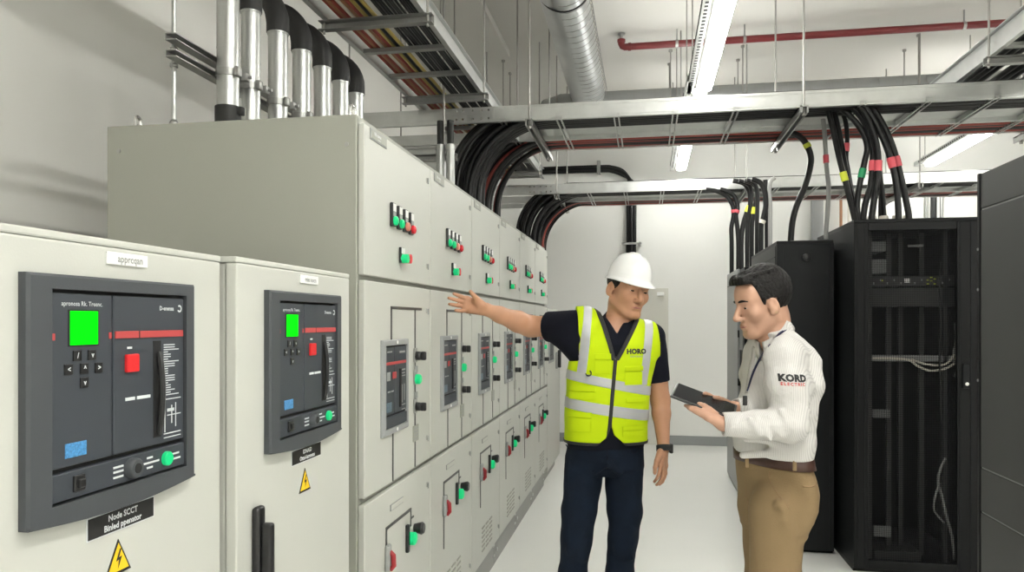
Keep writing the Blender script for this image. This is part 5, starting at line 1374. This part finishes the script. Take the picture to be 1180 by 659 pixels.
# collar: a folded band round the neck, open at the front
def collar(parent, m, c, R, r_in, r_out, z_back, z_front, drop_, gap, n=40, thick=0.004):
    c = np.array(c)
    b = BM(); L = []
    for i in range(n + 1):
        f = math.pi * gap + (2 * math.pi - 2 * math.pi * gap) * i / n      # 0 = front
        s = 0.5 - 0.5 * math.cos(f)         # 0 front .. 1 back
        zt = z_front + (z_back - z_front) * s ** 0.8
        def q(r, dz): return Vector(c + R @ np.array((r * math.sin(f), -r * math.cos(f) * 0.98, zt + dz)))
        dd = drop_ * (1.0 + 0.55 * (1 - s) ** 3)
        L.append([b.verts.new(v) for v in (q(r_in, -0.03), q(r_in, 0.0), q(r_in + 0.006, 0.004), q(r_out, -dd), q(r_out - thick, -dd - 0.001), q(r_in + 0.004, -0.006))])
    for A, B in zip(L[:-1], L[1:]):
        for k in range(6): b.faces.new((A[k], A[(k + 1) % 6], B[(k + 1) % 6], B[k]))
    b.faces.new(L[0]); b.faces.new(L[-1][::-1])
    return part('collar', b, m, parent, 'all')
collar(polo, 'navy', neckb + np.array((0.004, -0.004, 0.0)), rot(12, 12, 8), 0.063, 0.094, 0.068, 0.004, 0.042, 0.07)
b = BM()
for q in (P(712.3, 385, -0.104), P(711.5, 396, -0.118)): pass
# ---- vest
VB = P(709, 414, -0.12)
def vest_field(grow):
    F = Field((-0.24, -0.22, 0.90), (0.30, 0.20, 1.52), 0.0036)
    TV = [(z, cx, cy, rx, ry, ya) for (z, cx, cy, rx, ry, ya) in T1 if z > 0.85]
    F.loft(TV, 0.02, grow=grow)
    F.cone(P(672, 378, 0.02), P(664, 378, 0.03), 0.081 + grow, 0.081 + grow, 0.03)
    F.cone(P(745, 390, 0.0), P(754, 392, 0.0), 0.062 + grow, 0.060 + grow, 0.03)
    F.wrinkle(0.0022, 21, 30)
    return F
F = vest_field(0.013)
# arm openings
F.cut2([(P(665, 380), (1, 0, 0.02)), (P(655, 416), (0.12, 0, -1.0)), ((-0.5, 0, 0), (-1, 0, 0))])
F.cone(P(652, 396, 0.02), P(620, 385, 0.12), 0.070, 0.075, 0.006, 'sub')
F.cut2([(P(757.5, 400), (-1, 0, -0.10)), (P(755, 412), (0.5, 0, -1.0))])
F.cone(P(765, 398, 0.0), P(768, 425, 0.02), 0.035, 0.042, 0.006, 'sub')
# neck opening and the front slit
dy_back = 0.06
F.cut2([(VB, (-0.955, 0.0, -0.235)), (VB, (0.86, 0.0, -0.51)), ((0, 0.02, 0), (0, 1, 0)), (VB - np.array((0, 0, 0.3)), (0, 0, -1))])
F.cone(neckb + np.array((0.002, 0.0, 0.03)), neckb + np.array((0.010, -0.005, 0.14)), 0.068, 0.078, 0.004, 'sub')
# hem, rounded towards the slit
ZB = P(702.5, 500, -0.12)
F.cut((0, 0, P(700, 508)[2]), (0, 0, -1))
F.cut2([(ZB - np.array((0.012, 0, 0)), (0.80, 0, 0.6)), (ZB + np.array((0.0, 0, -0.008)), (-1, 0, 0.1))]) if False else None
F.cut2([(P(699.5, 484, 0), (-0.90, 0, 0.30)), (P(699.5, 484, 0), (0.90, 0, 0.26)), ((0, 0.0, 0), (0, 1, 0))])
F.cut2([(P(687, 505.5, 0), (-0.5, 0, 0.6)), (P(700, 480, 0), (1, 0, 0)), ((0, 0.0, 0), (0, 1, 0))])
F.cut2([(P(717, 508, 0), (0.5, 0, 0.6)), (P(700, 480, 0), (-1, 0, 0)), ((0, 0.0, 0), (0, 1, 0))])
vest = field_obj('safety_vest', F, 'hivis', man, 1)
tv = bvh(vest)
fr_ = (0, -1, 0)
def band(name, m, src, p0, p1, w, off=0.0022, par=None, extra=()):
    """straight stripe between two picture points on the front, width w metres"""
    a, c = np.array(p0), np.array(p1); d = c - a; d[1] = 0; d = d / np.linalg.norm(d); nrm = np.array((-d[2], 0, d[0]))
    return clip_patch(name, src, [(a + nrm * w / 2, nrm), (a - nrm * w / 2, -nrm)] + list(extra), m, par or src, off)
front = ((0, 0.02, 0), (0, 1, 0))
band('reflective_stripe', 'silver', vest, P(654, 432, -0.1), P(747, 450.5, -0.1), 0.037)
band('reflective_stripe', 'silver', vest, P(650.5, 464.5, -0.1), P(746, 479, -0.1), 0.043)
zt = P(700, 433, -0.1)[2]
band('reflective_stripe', 'silver', vest, P(679.5, 357, -0.1), P(669.5, 432, -0.1), 0.035, 0.0020, None, [((0, 0, P(669, 432, -0.1)[2]), (0, 0, -1))])
band('reflective_stripe', 'silver', vest, P(750.5, 372, -0.1), P(741.5, 446, -0.1), 0.034, 0.0020, None, [((0, 0, P(745, 444, -0.1)[2]), (0, 0, -1))])
# zip and bindings along the opening
band('zip', 'trim', vest, P(709, 412, -0.12), P(700.5, 508, -0.12), 0.015, 0.0034, None, [front, ((0, 0, VB[2] + 0.012), (0, 0, 1))])
eL = np.array((-0.955, 0, -0.235)); eR = np.array((0.86, 0, -0.51))
eL = eL / np.linalg.norm(eL); eR = eR / np.linalg.norm(eR)
mid_ = VB[0]
clip_patch('neck_binding', vest, [(VB + eL * 0.0, -eL) if False else (VB - eL * 0.001, -eL * -1 if False else eL * -1.0 * -1.0)] if False else [(VB + eL * 0.002 + np.array((0, 0, 0)), -eL * -1.0), (VB - eL * 0.0, eL)] if False else [(VB + eL * -0.002, -eL), (VB + eL * 0.016, eL), ((0, 0, VB[2] - 0.004), (0, 0, -1)), (VB + np.array((0.006, 0, 0)), (1, 0, 0)), front], 'trim', vest, 0.003)
clip_patch('neck_binding', vest, [(VB + eR * -0.002, -eR), (VB + eR * 0.014, eR), ((0, 0, VB[2] - 0.004), (0, 0, -1)), (VB - np.array((0.006, 0, 0)), (-1, 0, 0)), front], 'trim', vest, 0.003)
clip_patch('hem_binding', vest, [((0, 0, P(700, 505.2, 0)[2]), (0, 0, 1))], 'trim', vest, 0.003)
# pockets
def pocket(x0, y0, x1, y1, off=0.0035):
    a, c = P(x0, y0, -0.1), P(x1, y1, -0.1)
    return clip_patch('pocket', vest, [((a[0], 0, 0), (-1, 0, 0)), ((c[0], 0, 0), (1, 0, 0)), ((0, 0, a[2]), (0, 0, 1)), ((0, 0, c[2]), (0, 0, -1)), front], 'hivis', vest, off)
pocket(684, 407, 703, 413.5, 0.0048); pocket(684, 414.5, 702, 430)
pocket(719, 421.5, 741, 427, 0.0048); pocket(719, 428, 740, 443)
pocket(656, 444.5, 685, 450.5, 0.0048); pocket(656, 451.5, 684, 460)
pocket(654, 474.5, 681, 480.5, 0.0048); pocket(654, 481.5, 680, 497)
pocket(716, 490, 744, 494.5, 0.0048); pocket(716, 495.5, 743, 502)
pocket(720, 458, 744, 463, 0.0048)
b = BM(); rp, rn = project(tv, P(677.5, 429.5, -0.1), (0, 1, 0), 0.006)
tube(b, [rp + Vector((0.011 * math.cos(a), -0.001, 0.011 * math.sin(a))) for a in [math.pi * (1 + 1.35 * k / 12) for k in range(13)]], 0.0024, 6); part('ring_clip', b, 'black', vest, True)
print_text('vest_lettering', tv, 'HORO', 0.0275, P(733, 405, -0.1), 'blackink', vest, 0.0, bold=0.0014, spacing=1.02, off=0.003)
print_text('vest_lettering', tv, 'ELECTRICAL', 0.0090, P(733, 410.6, -0.1), 'greyink', vest, 0.0, bold=0.0002, spacing=1.1, off=0.003)
# ---- jeans
F = Field((-0.26, -0.20, 0.06), (0.22, 0.22, 0.99), 0.0042)
J1 = [(0.795, -0.010, 0.008, 0.150, 0.080, 0), (0.83, -0.010, 0.008, 0.166, 0.108, 0), (0.87, -0.012, 0.006, 0.166, 0.116, 0), (0.93, -0.010, 0.003, 0.158, 0.110, 0), (0.97, -0.009, 0.0, 0.150, 0.105, 0)]
F.loft(J1, 0.02)
def leg(ax, kx, az, kz, hx, r0):
    pass
for s_, hip, knee, ank in ((-1, P(673, 540, 0.0), P(668, 620, -0.015), ANL), (1, P(719, 540, 0.0), P(716.5, 620, -0.015), ANR)):
    C_ = ([P(672, 546, 0.004), P(667, 589, -0.005), P(664, 621, -0.015), P(660, 659, -0.005), ank + np.array((0, 0, 0.03))] if s_ < 0 else
          [P(719.5, 546, 0.004), P(720, 589, -0.005), P(718, 621, -0.015), P(714, 659, -0.005), ank + np.array((0, 0, 0.03))])
    for i, (ra, rb) in enumerate(((0.082, 0.070), (0.070, 0.063), (0.063, 0.056), (0.056, 0.054))):
        F.cone(C_[i], C_[i + 1], ra, rb, 0.010 if i == 0 else 0.02)
    knee = C_[2]
    for k, (dz, an) in enumerate(((-0.02, 0.02), (-0.045, -0.02), (0.02, 0.03))):
        F.cone(knee + np.array((-0.028, -0.050, dz - an)), knee + np.array((0.028, -0.050, dz + an)), 0.009, 0.008, 0.022)
F.cone(P(700, 533, -0.12), P(686, 546, -0.10), 0.010, 0.006, 0.018); F.cone(P(700, 533, -0.12), P(714, 545, -0.10), 0.010, 0.006, 0.018)
F.wrinkle(0.0036, 31, 30, (1, 1, 1.4))
F.cut((0, 0, 0.965), (0, 0, 1)); F.cut((0, 0, 0.085), (0, 0, -1))
jeans = field_obj('jeans', F, 'denim', man, 1)
tj = bvh(jeans)
ribbon('fly_seam', tj, [P(700, 508, -0.1), P(699.5, 520, -0.1), P(698.5, 540, -0.1)], 0.004, 'navy', jeans, 0.001)
ribbon('pocket_seam', tj, [P(652, 512, -0.1), P(659, 520, -0.1), P(671, 512, -0.1)], 0.004, 'navy', jeans, 0.001)
ribbon('pocket_seam', tj, [P(722, 512, -0.1), P(731, 522, -0.1), P(740, 516, -0.1)], 0.004, 'navy', jeans, 0.001)
# ---- shoes
for a in (ANL, ANR):
    F = Field(a + np.array((-0.09, -0.24, -0.09)), a + np.array((0.09, 0.13, 0.10)), 0.004)
    F.cone(a + np.array((0, 0.03, -0.03)), a + np.array((0, -0.15, -0.045)), 0.044, 0.036, 0.02); F.cone(a + np.array((0, 0.02, -0.02)), a + np.array((0, 0.02, 0.04)), 0.046, 0.044, 0.03)
    F.ell(a + np.array((0.003, -0.13, -0.045)), (0.046, 0.07, 0.034), 0.02)
    F.cut((0, 0, 0.001), (0, 0, -1))
    field_obj('shoe', F, 'shoe', man, 1)
# ---- watch
dv = Vector(WR_R - EL_R).normalized(); wc = Vector(WR_R) + dv * 0.012
b = BM(); n = 24; u = dv.orthogonal().normalized(); v = dv.cross(u)
L = [[b.verts.new(wc + dv * dz + (u * math.cos(2 * math.pi * k / n) + v * math.sin(2 * math.pi * k / n)) * r) for k in range(n)] for dz, r in ((-0.013, 0.026), (-0.012, 0.0305), (0.012, 0.0305), (0.013, 0.026))]
for A, B in zip(L, L[1:] + L[:1]):
    for k in range(n): b.faces.new((A[k], A[(k + 1) % n], B[(k + 1) % n], B[k]))
w = part('wristwatch', b, 'trim', man, 'all')
b = BM(); box(b, wc.x + 0.022, wc.x + 0.037, wc.y - 0.018, wc.y + 0.018, wc.z - 0.020, wc.z + 0.020, 0.005); part('watch_face', b, 'black', w)

# ================================================================== man with the tablet
loc, P = person_frame(2.60, 890)
man2 = thing('person', 'person in pale pinstripe shirt and khaki trousers looking at a tablet, seen from the side', 'person', loc, YAW)
FWD = np.array((math.sin(math.radians(-65)), -math.cos(math.radians(-65)), 0))     # facing left and a little to the camera
YT = -65
def sec(y, xl, xr, lat, cy=0.0):
    """torso section at picture row y between the picture columns xl and xr; lat is the half breadth"""
    p0, p1 = P(xl + 8.0, y, cy), P(xr - 12.5, y, cy); hw = (p1[0] - p0[0]) / 2; cx = (p0[0] + p1[0]) / 2
    # the half width in the picture of an ellipse (lat along its own x, dep along its own y) turned by YT
    c, s = math.cos(math.radians(YT)), math.sin(math.radians(YT))
    dep = math.sqrt(max(0.05 ** 2, (hw ** 2 - (lat * c) ** 2))) / abs(s)
    return (p0[2], cx, cy, lat, dep, YT)
S2 = [sec(546, 851, 935, 0.165), sec(534, 848, 934, 0.160), sec(520, 846.5, 936, 0.165), sec(503, 846.5, 937, 0.168), sec(485, 850, 938, 0.170), sec(465, 854, 938, 0.175), sec(445, 858, 939, 0.178), sec(428, 862, 938, 0.178), sec(412, 865, 936, 0.170),
      sec(400, 868, 930, 0.150), sec(390, 870, 922, 0.115), sec(381, 872, 914, 0.075), sec(372, 876, 912, 0.062)]
SHN = P(905, 410, -0.145); ELN = P(911, 489, -0.205); WRN = P(833, 488.5, -0.185)
SHF = P(898, 406, 0.125); ELF = P(900, 480, 0.17); WRF = P(846, 470, 0.02)
HC = P(879.5, 348.5, 0.0); HR = rot(-81, 13, 0)
F = Field((-0.36, -0.34, 0.0), (0.22, 0.32, 1.68), 0.0032)
F.loft(S2, 0.02, grow=-0.016)
TH = head(F, HC, HR, 0.97, 0.98, -0.014)
nb = P(893, 392, 0.0)
F.cone(TH((0, 0.018, -0.045)), nb, 0.049, 0.056, 0.02)
F.cone(TH((0, -0.03, -0.085)), TH((0, 0.03, -0.06)), 0.034, 0.05, 0.02)
for a, e, w_ in ((SHN, ELN, WRN), (SHF, ELF, WRF)):
    F.cone(a, e, 0.046, 0.036, 0.02); F.cone(e, w_, 0.036, 0.0235, 0.015)
# near hand: palm under the near edge, thumb on top
kk = [P(813.0, 472.0, -0.155), P(812.0, 475.5, -0.170), P(813.5, 479.0, -0.185), P(816.5, 482.0, -0.195)]
hand(F, WRN, kk, [
    [kk[0], P(803.0, 468.6, -0.145), P(797.5, 467.0, -0.120), P(794, 466.0, -0.100)],
    [kk[1], P(801.5, 470.6, -0.160), P(794.0, 468.6, -0.140), P(790, 467.2, -0.118)],
    [kk[2], P(803.5, 474.2, -0.172), P(796.5, 471.6, -0.155), P(793, 470.0, -0.135)],
    [kk[3], P(808.0, 478.0, -0.180), P(802.5, 475.4, -0.168), P(799, 473.8, -0.150)]], 0.0078,
    [P(826, 480, -0.165), P(817.5, 472.0, -0.165), P(811.5, 467.6, -0.155), P(805.8, 465.0, -0.145)], 0.025, ((0.2, 0.0, 1), 1.2), 0.0115)
# far hand on the far edge
k3 = [P(824, 459.5, -0.008), P(824, 463, 0.006), P(825, 466.5, 0.016), P(828, 470, 0.020)]
hand(F, WRF, k3, [
    [k3[0], P(817, 455.0, -0.010), P(813, 453.3, -0.022), P(811.5, 453.4, -0.034)],
    [k3[1], P(816, 458.0, 0.002), P(813, 458.5, -0.012), P(812.5, 460.5, -0.024)],
    [k3[2], P(817, 462.5, 0.010), P(814.5, 464.0, -0.004), P(814.5, 466.5, -0.016)],
    [k3[3], P(821, 467.5, 0.014), P(819.0, 469.5, 0.002), P(819.5, 472, -0.008)]], 0.0078,
    [P(838, 465, 0.0), P(832, 461.0, -0.020), P(827.5, 458.8, -0.035), P(823.5, 457.8, -0.045)], 0.025, ((0.2, 0.3, 1), 1.15), 0.0115)
hipz = P(890, 590)[2]
HN, HF = P(892, 582, -0.070), P(886, 582, 0.070)
KN2, KF2 = P(895, 668, -0.095), P(884, 668, 0.075)
AN2, AF2 = np.array((0.02, -0.09, 0.075)), np.array((-0.02, 0.09, 0.075))
f2 = FWD * 0.12 + np.array((0, 0, -0.035))
for a, k_, n_ in ((HN, KN2, AN2), (HF, KF2, AF2)):
    F.cone(a, k_, 0.056, 0.045, 0.02); F.cone(k_, n_, 0.045, 0.034, 0.02); F.cone(n_, n_ + f2, 0.034, 0.026, 0.02)
body2 = field_obj('body', F, 'skin2', man2, 1)
tb = bvh(body2)
face_parts(man2, TH, HR, HC, 0.97, tb)
# ---- hair, short sides and a swept top
F = Field(HC - 0.17, HC + 0.17, 0.0026)
F.ell(TH((0, 0.010, 0.038)), (0.080, 0.097, 0.087), 0.01, HR)
F.ell(TH((0, 0.020, 0.056)), (0.068, 0.078, 0.080), 0.02, HR)
F.cone(TH((-0.036, -0.070, 0.088)), TH((0.036, -0.070, 0.088)), 0.022, 0.022, 0.025)
F.cone(TH((-0.020, -0.080, 0.100)), TH((0.025, -0.082, 0.094)), 0.012, 0.009, 0.02)
rs = np.random.RandomState(4)
for i in range(34):      # combed locks over the top
    x = rs.uniform(-0.05, 0.05); y0 = rs.uniform(-0.085, -0.01)
    a = TH((x, y0, 0.122 - 0.35 * abs(x) - (0.02 if y0 < -0.07 else 0.0) - 2.0 * y0 * y0)); c_ = TH((x * 1.2 + rs.uniform(-0.01, 0.01), y0 + 0.055, 0.127 - 0.4 * abs(x) - 1.2 * (y0 + 0.055) ** 2))
    F.cone(a, c_, 0.0075, 0.005, 0.004)
F.wrinkle(0.0018, 8, 190, (1.6, 1.6, 0.7))
fa = HR @ np.array((0, 1, 0)); up_ = HR @ np.array((0, 0, 1.0))
# forehead window, temples, the room for the ear, nape
F.cut2([(TH((0, -0.034, 0)), HR @ np.array((0, 1, 0.25))), (TH((0, 0, 0.072)), HR @ np.array((0, 0.10, 1.0)))])
F.cut2([(TH((0, -0.030, -0.010)), HR @ np.array((0, 1, 0.0))), (TH((0, 0, 0.010)), HR @ np.array((0, -0.9, 1.0)))])
F.cut2([(TH((0, 0.016, 0)), HR @ np.array((0, 1, 0.0))), (TH((0, 0, 0.014)), HR @ np.array((0, 0.0, 1.0))), (TH((0, -0.024, 0)), HR @ np.array((0, -1, 0.0)))])
F.cut2([(TH((0, 0.014, 0.0)), HR @ np.array((0, 1, 0.0))), (TH((0, 0, -0.014)), HR @ np.array((0, 0.1, 1.0)))])
F.cut(TH((0, 0.09, -0.066)), HR @ np.array((0, -0.25, -1)))
field_obj('hair', F, 'hair', man2, 1)
# ---- shirt
F = Field((-0.24, -0.34, 0.90), (0.24, 0.34, 1.43), 0.0036)
F.loft(S2[1:], 0.02, grow=0.0)
for a, e, w_, near in ((SHN, ELN, WRN, True), (SHF, ELF, WRF, False)):
    F.cone(a + np.array((0, 0.0, 0.0)), a + (e - a) * 0.5, 0.068, 0.067, 0.030); F.cone(a + (e - a) * 0.45, e, 0.067, 0.056, 0.02)
    e2 = e + (w_ - e) * 0.5
    F.cone(e, e2, 0.056, 0.047, 0.02); F.cone(e2, w_, 0.047, 0.036, 0.015)
    # folds round the elbow and the forearm
    for q, (t0, dz) in enumerate(((0.10, 0.020), (0.26, 0.0), (0.42, -0.012), (0.58, 0.006))):
        c0 = e + (w_ - e) * t0
        F.cone(c0 + np.array((0.012, -0.046 if near else 0.046, -0.030 + dz)), c0 + np.array((-0.028, -0.036 if near else 0.036, 0.032 + dz)), 0.006, 0.005, 0.016)
    for q in range(3):
        c0 = a + (e - a) * (0.55 + 0.16 * q)
        F.cone(c0 + np.array((0.046, -0.03, 0.014)), c0 + np.array((-0.030, -0.046, -0.02)), 0.008, 0.006, 0.016)
# blouson fold above the belt
F.cone(P(856, 524, -0.11), P(925, 520, -0.12), 0.012, 0.012, 0.03); F.cone(P(860, 505, -0.12), P(925, 512, -0.14), 0.010, 0.008, 0.03)
F.wrinkle(0.0042, 5, 34, (1, 1, 1.3))
F.cut(P(834.5, 488.5, -0.185), P(832, 488.5, -0.185) - P(860, 489, -0.19))
F.cut2([(P(851, 474, 0.02), (1, 0, 0.0)), ((0, -0.08, 0), (0, -1, 0)), (P(851, 474, 0.02) + np.array((0, 0, -0.06)), (0, 0, -1)), (P(851, 474, 0.02) + np.array((0, 0, 0.06)), (0, 0, 1))])
F.cut((0, 0, P(890, 523)[2]), (0, 0, -1))
F.cone(nb + np.array((-0.004, 0, 0.012)), TH((0, 0.018, -0.06)), 0.044, 0.052, 0.004, 'sub')
F.cut(P(893, 380)[:3], (-0.25, 0, 1.0))
shirt = field_obj('shirt', F, 'shirt', man2, 1)
ts = bvh(shirt)
collar(shirt, 'shirt', P(890.5, 386, 0.0), rot(-68, 22, 0), 0.0560, 0.076, 0.050, -0.006, 0.040, 0.05)
# cuff of the near sleeve
def cuff(c, d, r, w_):
    d = Vector(d).normalized(); c = Vector(c); b = BM(); n = 28; u = d.orthogonal().normalized(); v = d.cross(u)
    L = [[b.verts.new(c + d * dz + (u * math.cos(2 * math.pi * k / n) + v * math.sin(2 * math.pi * k / n)) * rr) for k in range(n)] for dz, rr in ((0, r - 0.006), (0, r), (-w_, r + 0.003), (-w_, r - 0.006))]
    for A, B in zip(L, L[1:] + L[:1]):
        for k in range(n): b.faces.new((A[k], A[(k + 1) % n], B[(k + 1) % n], B[k]))
    return part('cuff', b, 'shirt', shirt, 'all')
cuff(P(833, 488.5, -0.185), P(832, 488.5, -0.185) - P(860, 489, -0.19), 0.0375, 0.055)
cuff(WRF + (ELF - WRF) * 0.04, WRF - ELF, 0.034, 0.05)
print_text('shirt_lettering', ts, 'KORD', 0.0290, P(909.0, 435.0, -0.2), 'blackink', shirt, math.radians(-2), bold=0.0018, spacing=1.05, off=0.002)
print_text('shirt_lettering', ts, 'ELECTRIC', 0.0130, P(908.6, 441.6, -0.2), 'redink', shirt, math.radians(-2), bold=0.0004, spacing=1.38, off=0.002)
# lanyard
lp = [P(910.5, 376.5, -0.06), P(903, 381, -0.1), P(894, 388, -0.12), P(885, 399, -0.12), P(876.7, 411, -0.12), P(866.6, 431, -0.12), P(861.5, 446, -0.12), P(858.5, 456, -0.12)]
ly = ribbon('lanyard', ts, lp, 0.009, 'lanyard', man2, 0.006, d=(0.35, 1, 0), relax=6)
b = BM(); q, n_ = project(ts, P(858.5, 458, -0.12), (0, 1, 0), 0.006); box(b, q.x - 0.007, q.x + 0.007, q.y - 0.004, q.y + 0.004, q.z - 0.026, q.z + 0.006, 0.002); part('lanyard_clip', b, 'black', ly)
# placket and side seam
ribbon('placket', ts, [P(868.5, 402, -0.1), P(864.5, 420, -0.1), P(861, 440, -0.1), P(858, 458, -0.1)], 0.022, 'shirt', shirt, 0.0022, d=(0.35, 1, 0))
# ---- trousers
F = Field((-0.22, -0.26, 0.05), (0.22, 0.26, 0.97), 0.004)
K2 = [sec(519, 850, 933.5, 0.155), sec(528, 850.5, 934, 0.158), sec(541, 851.5, 936, 0.166), sec(560, 852.5, 937, 0.172), sec(578, 854, 935, 0.170), sec(592, 858, 929, 0.155), sec(606, 868, 918, 0.12)]
F.loft(K2, 0.03)
for hip, knee, ank in ((P(893.5, 588, -0.075), P(894, 668, -0.088), AN2), (P(886, 588, 0.075), P(886, 668, 0.072), AF2)):
    F.cone(hip, knee, 0.090, 0.079, 0.035); F.cone(knee, ank + np.array((0, 0, 0.02)), 0.080, 0.060, 0.02)
F.cone(P(898, 580, -0.165), P(924, 592, -0.11), 0.009, 0.005, 0.03); F.cone(P(900, 583, -0.165), P(918, 610, -0.125), 0.009, 0.005, 0.03)
F.cone(P(905, 600, -0.165), P(918, 640, -0.14), 0.009, 0.005, 0.03)
F.wrinkle(0.0042, 41, 24, (1, 1, 1.3))
F.cut((0, 0, P(890, 522)[2]), (0, 0, 1)); F.cut((0, 0, 0.075), (0, 0, -1))
pants = field_obj('trousers', F, 'khaki', man2, 1)
tp = bvh(pants)
ribbon('pocket_seam', tp, [P(889.5, 544, -0.1), P(889.5, 556, -0.1), P(893, 568, -0.1), P(900, 580, -0.1)], 0.0045, 'khaki_seam', pants, 0.001)
ribbon('crease', tp, [P(861, 556, -0.1), P(863, 580, -0.1), P(867, 610, -0.1), P(872, 650, -0.1)], 0.003, 'khaki_seam', pants, 0.0008, d=(0.25, 1, 0))
ribbon('back_pocket', tp, [P(911, 556, -0.1), P(922, 555.5, -0.1), P(933, 552, -0.1)], 0.0045, 'khaki_seam', pants, 0.001, d=(-0.3, 1, 0))
# belt
KB = [sec(533.5, 851.2, 934.8, 0.162), sec(528, 850.5, 934.2, 0.158), sec(521, 850, 933.6, 0.155)]
belt = ell_ring('belt', KB, man2, 'leather', 0.002, 0.006)
tbelt = bvh(belt)
for px in (860.5, 909.0):
    b = BM(); q, n_ = project(tbelt, P(px, 530.5, -0.1), (0, 1, 0), 0.001)
    box(b, q.x - 0.006, q.x + 0.006, q.y - 0.004, q.y + 0.002, q.z - 0.024, q.z + 0.020, 0.0015); part('belt_loop', b, 'khaki', pants)
b = BM(); q, n_ = project(tbelt, P(852.6, 534, -0.03), (0, 1, 0), 0.002)
# shoes
ya = math.radians(-65)
for a in (AN2, AF2):
    F = Field(a + np.array((-0.24, -0.16, -0.09)), a + np.array((0.12, 0.14, 0.08)), 0.004)
    g = lambda f, z: a + FWD * f + np.array((0, 0, z))
    F.cone(g(-0.03, -0.03), g(0.15, -0.045), 0.044, 0.036, 0.02); F.cone(g(-0.02, -0.02), g(-0.02, 0.03), 0.046, 0.044, 0.03)
    F.cut((0, 0, 0.001), (0, 0, -1))
    field_obj('shoe', F, 'leather', man2, 1)
# ---- tablet, held in both hands
wp = lambda q: Vector(loc) + Matrix.Rotation(YAW, 3, 'Z') @ Vector(q)
A = Vector(P(772.5, 455.0, -0.135)); Bv = Vector(P(812, 452.2, 0.0)); Cv = Vector(P(847, 483.5, -0.190))
e1 = (Cv - A); L1 = e1.length; e1.normalize(); e2 = (Bv - A); e2 = e2 - e1 * e2.dot(e1); L2 = e2.length; e2.normalize(); e3 = e1.cross(e2).normalized()
if e3.z < 0: e3 = -e3
RZ = Matrix.Rotation(YAW, 3, 'Z')
mx = Matrix((RZ @ e1, RZ @ e2, RZ @ e3)).transposed()
tab = thing('tablet', 'black tablet held in both hands of the man in the pinstripe shirt', 'tablet', wp(A))
tab.rotation_euler = mx.to_euler()
print('tablet', L1, L2)
b = BM(); box(b, 0, L1, 0, L2, -0.009, 0.0, 0.004, seg=3); part('case', b, 'black', tab)
b = BM(); box(b, 0.008, L1 - 0.008, 0.008, L2 - 0.008, 0.0, 0.001, 0.0004); part('screen', b, 'glass', tab)
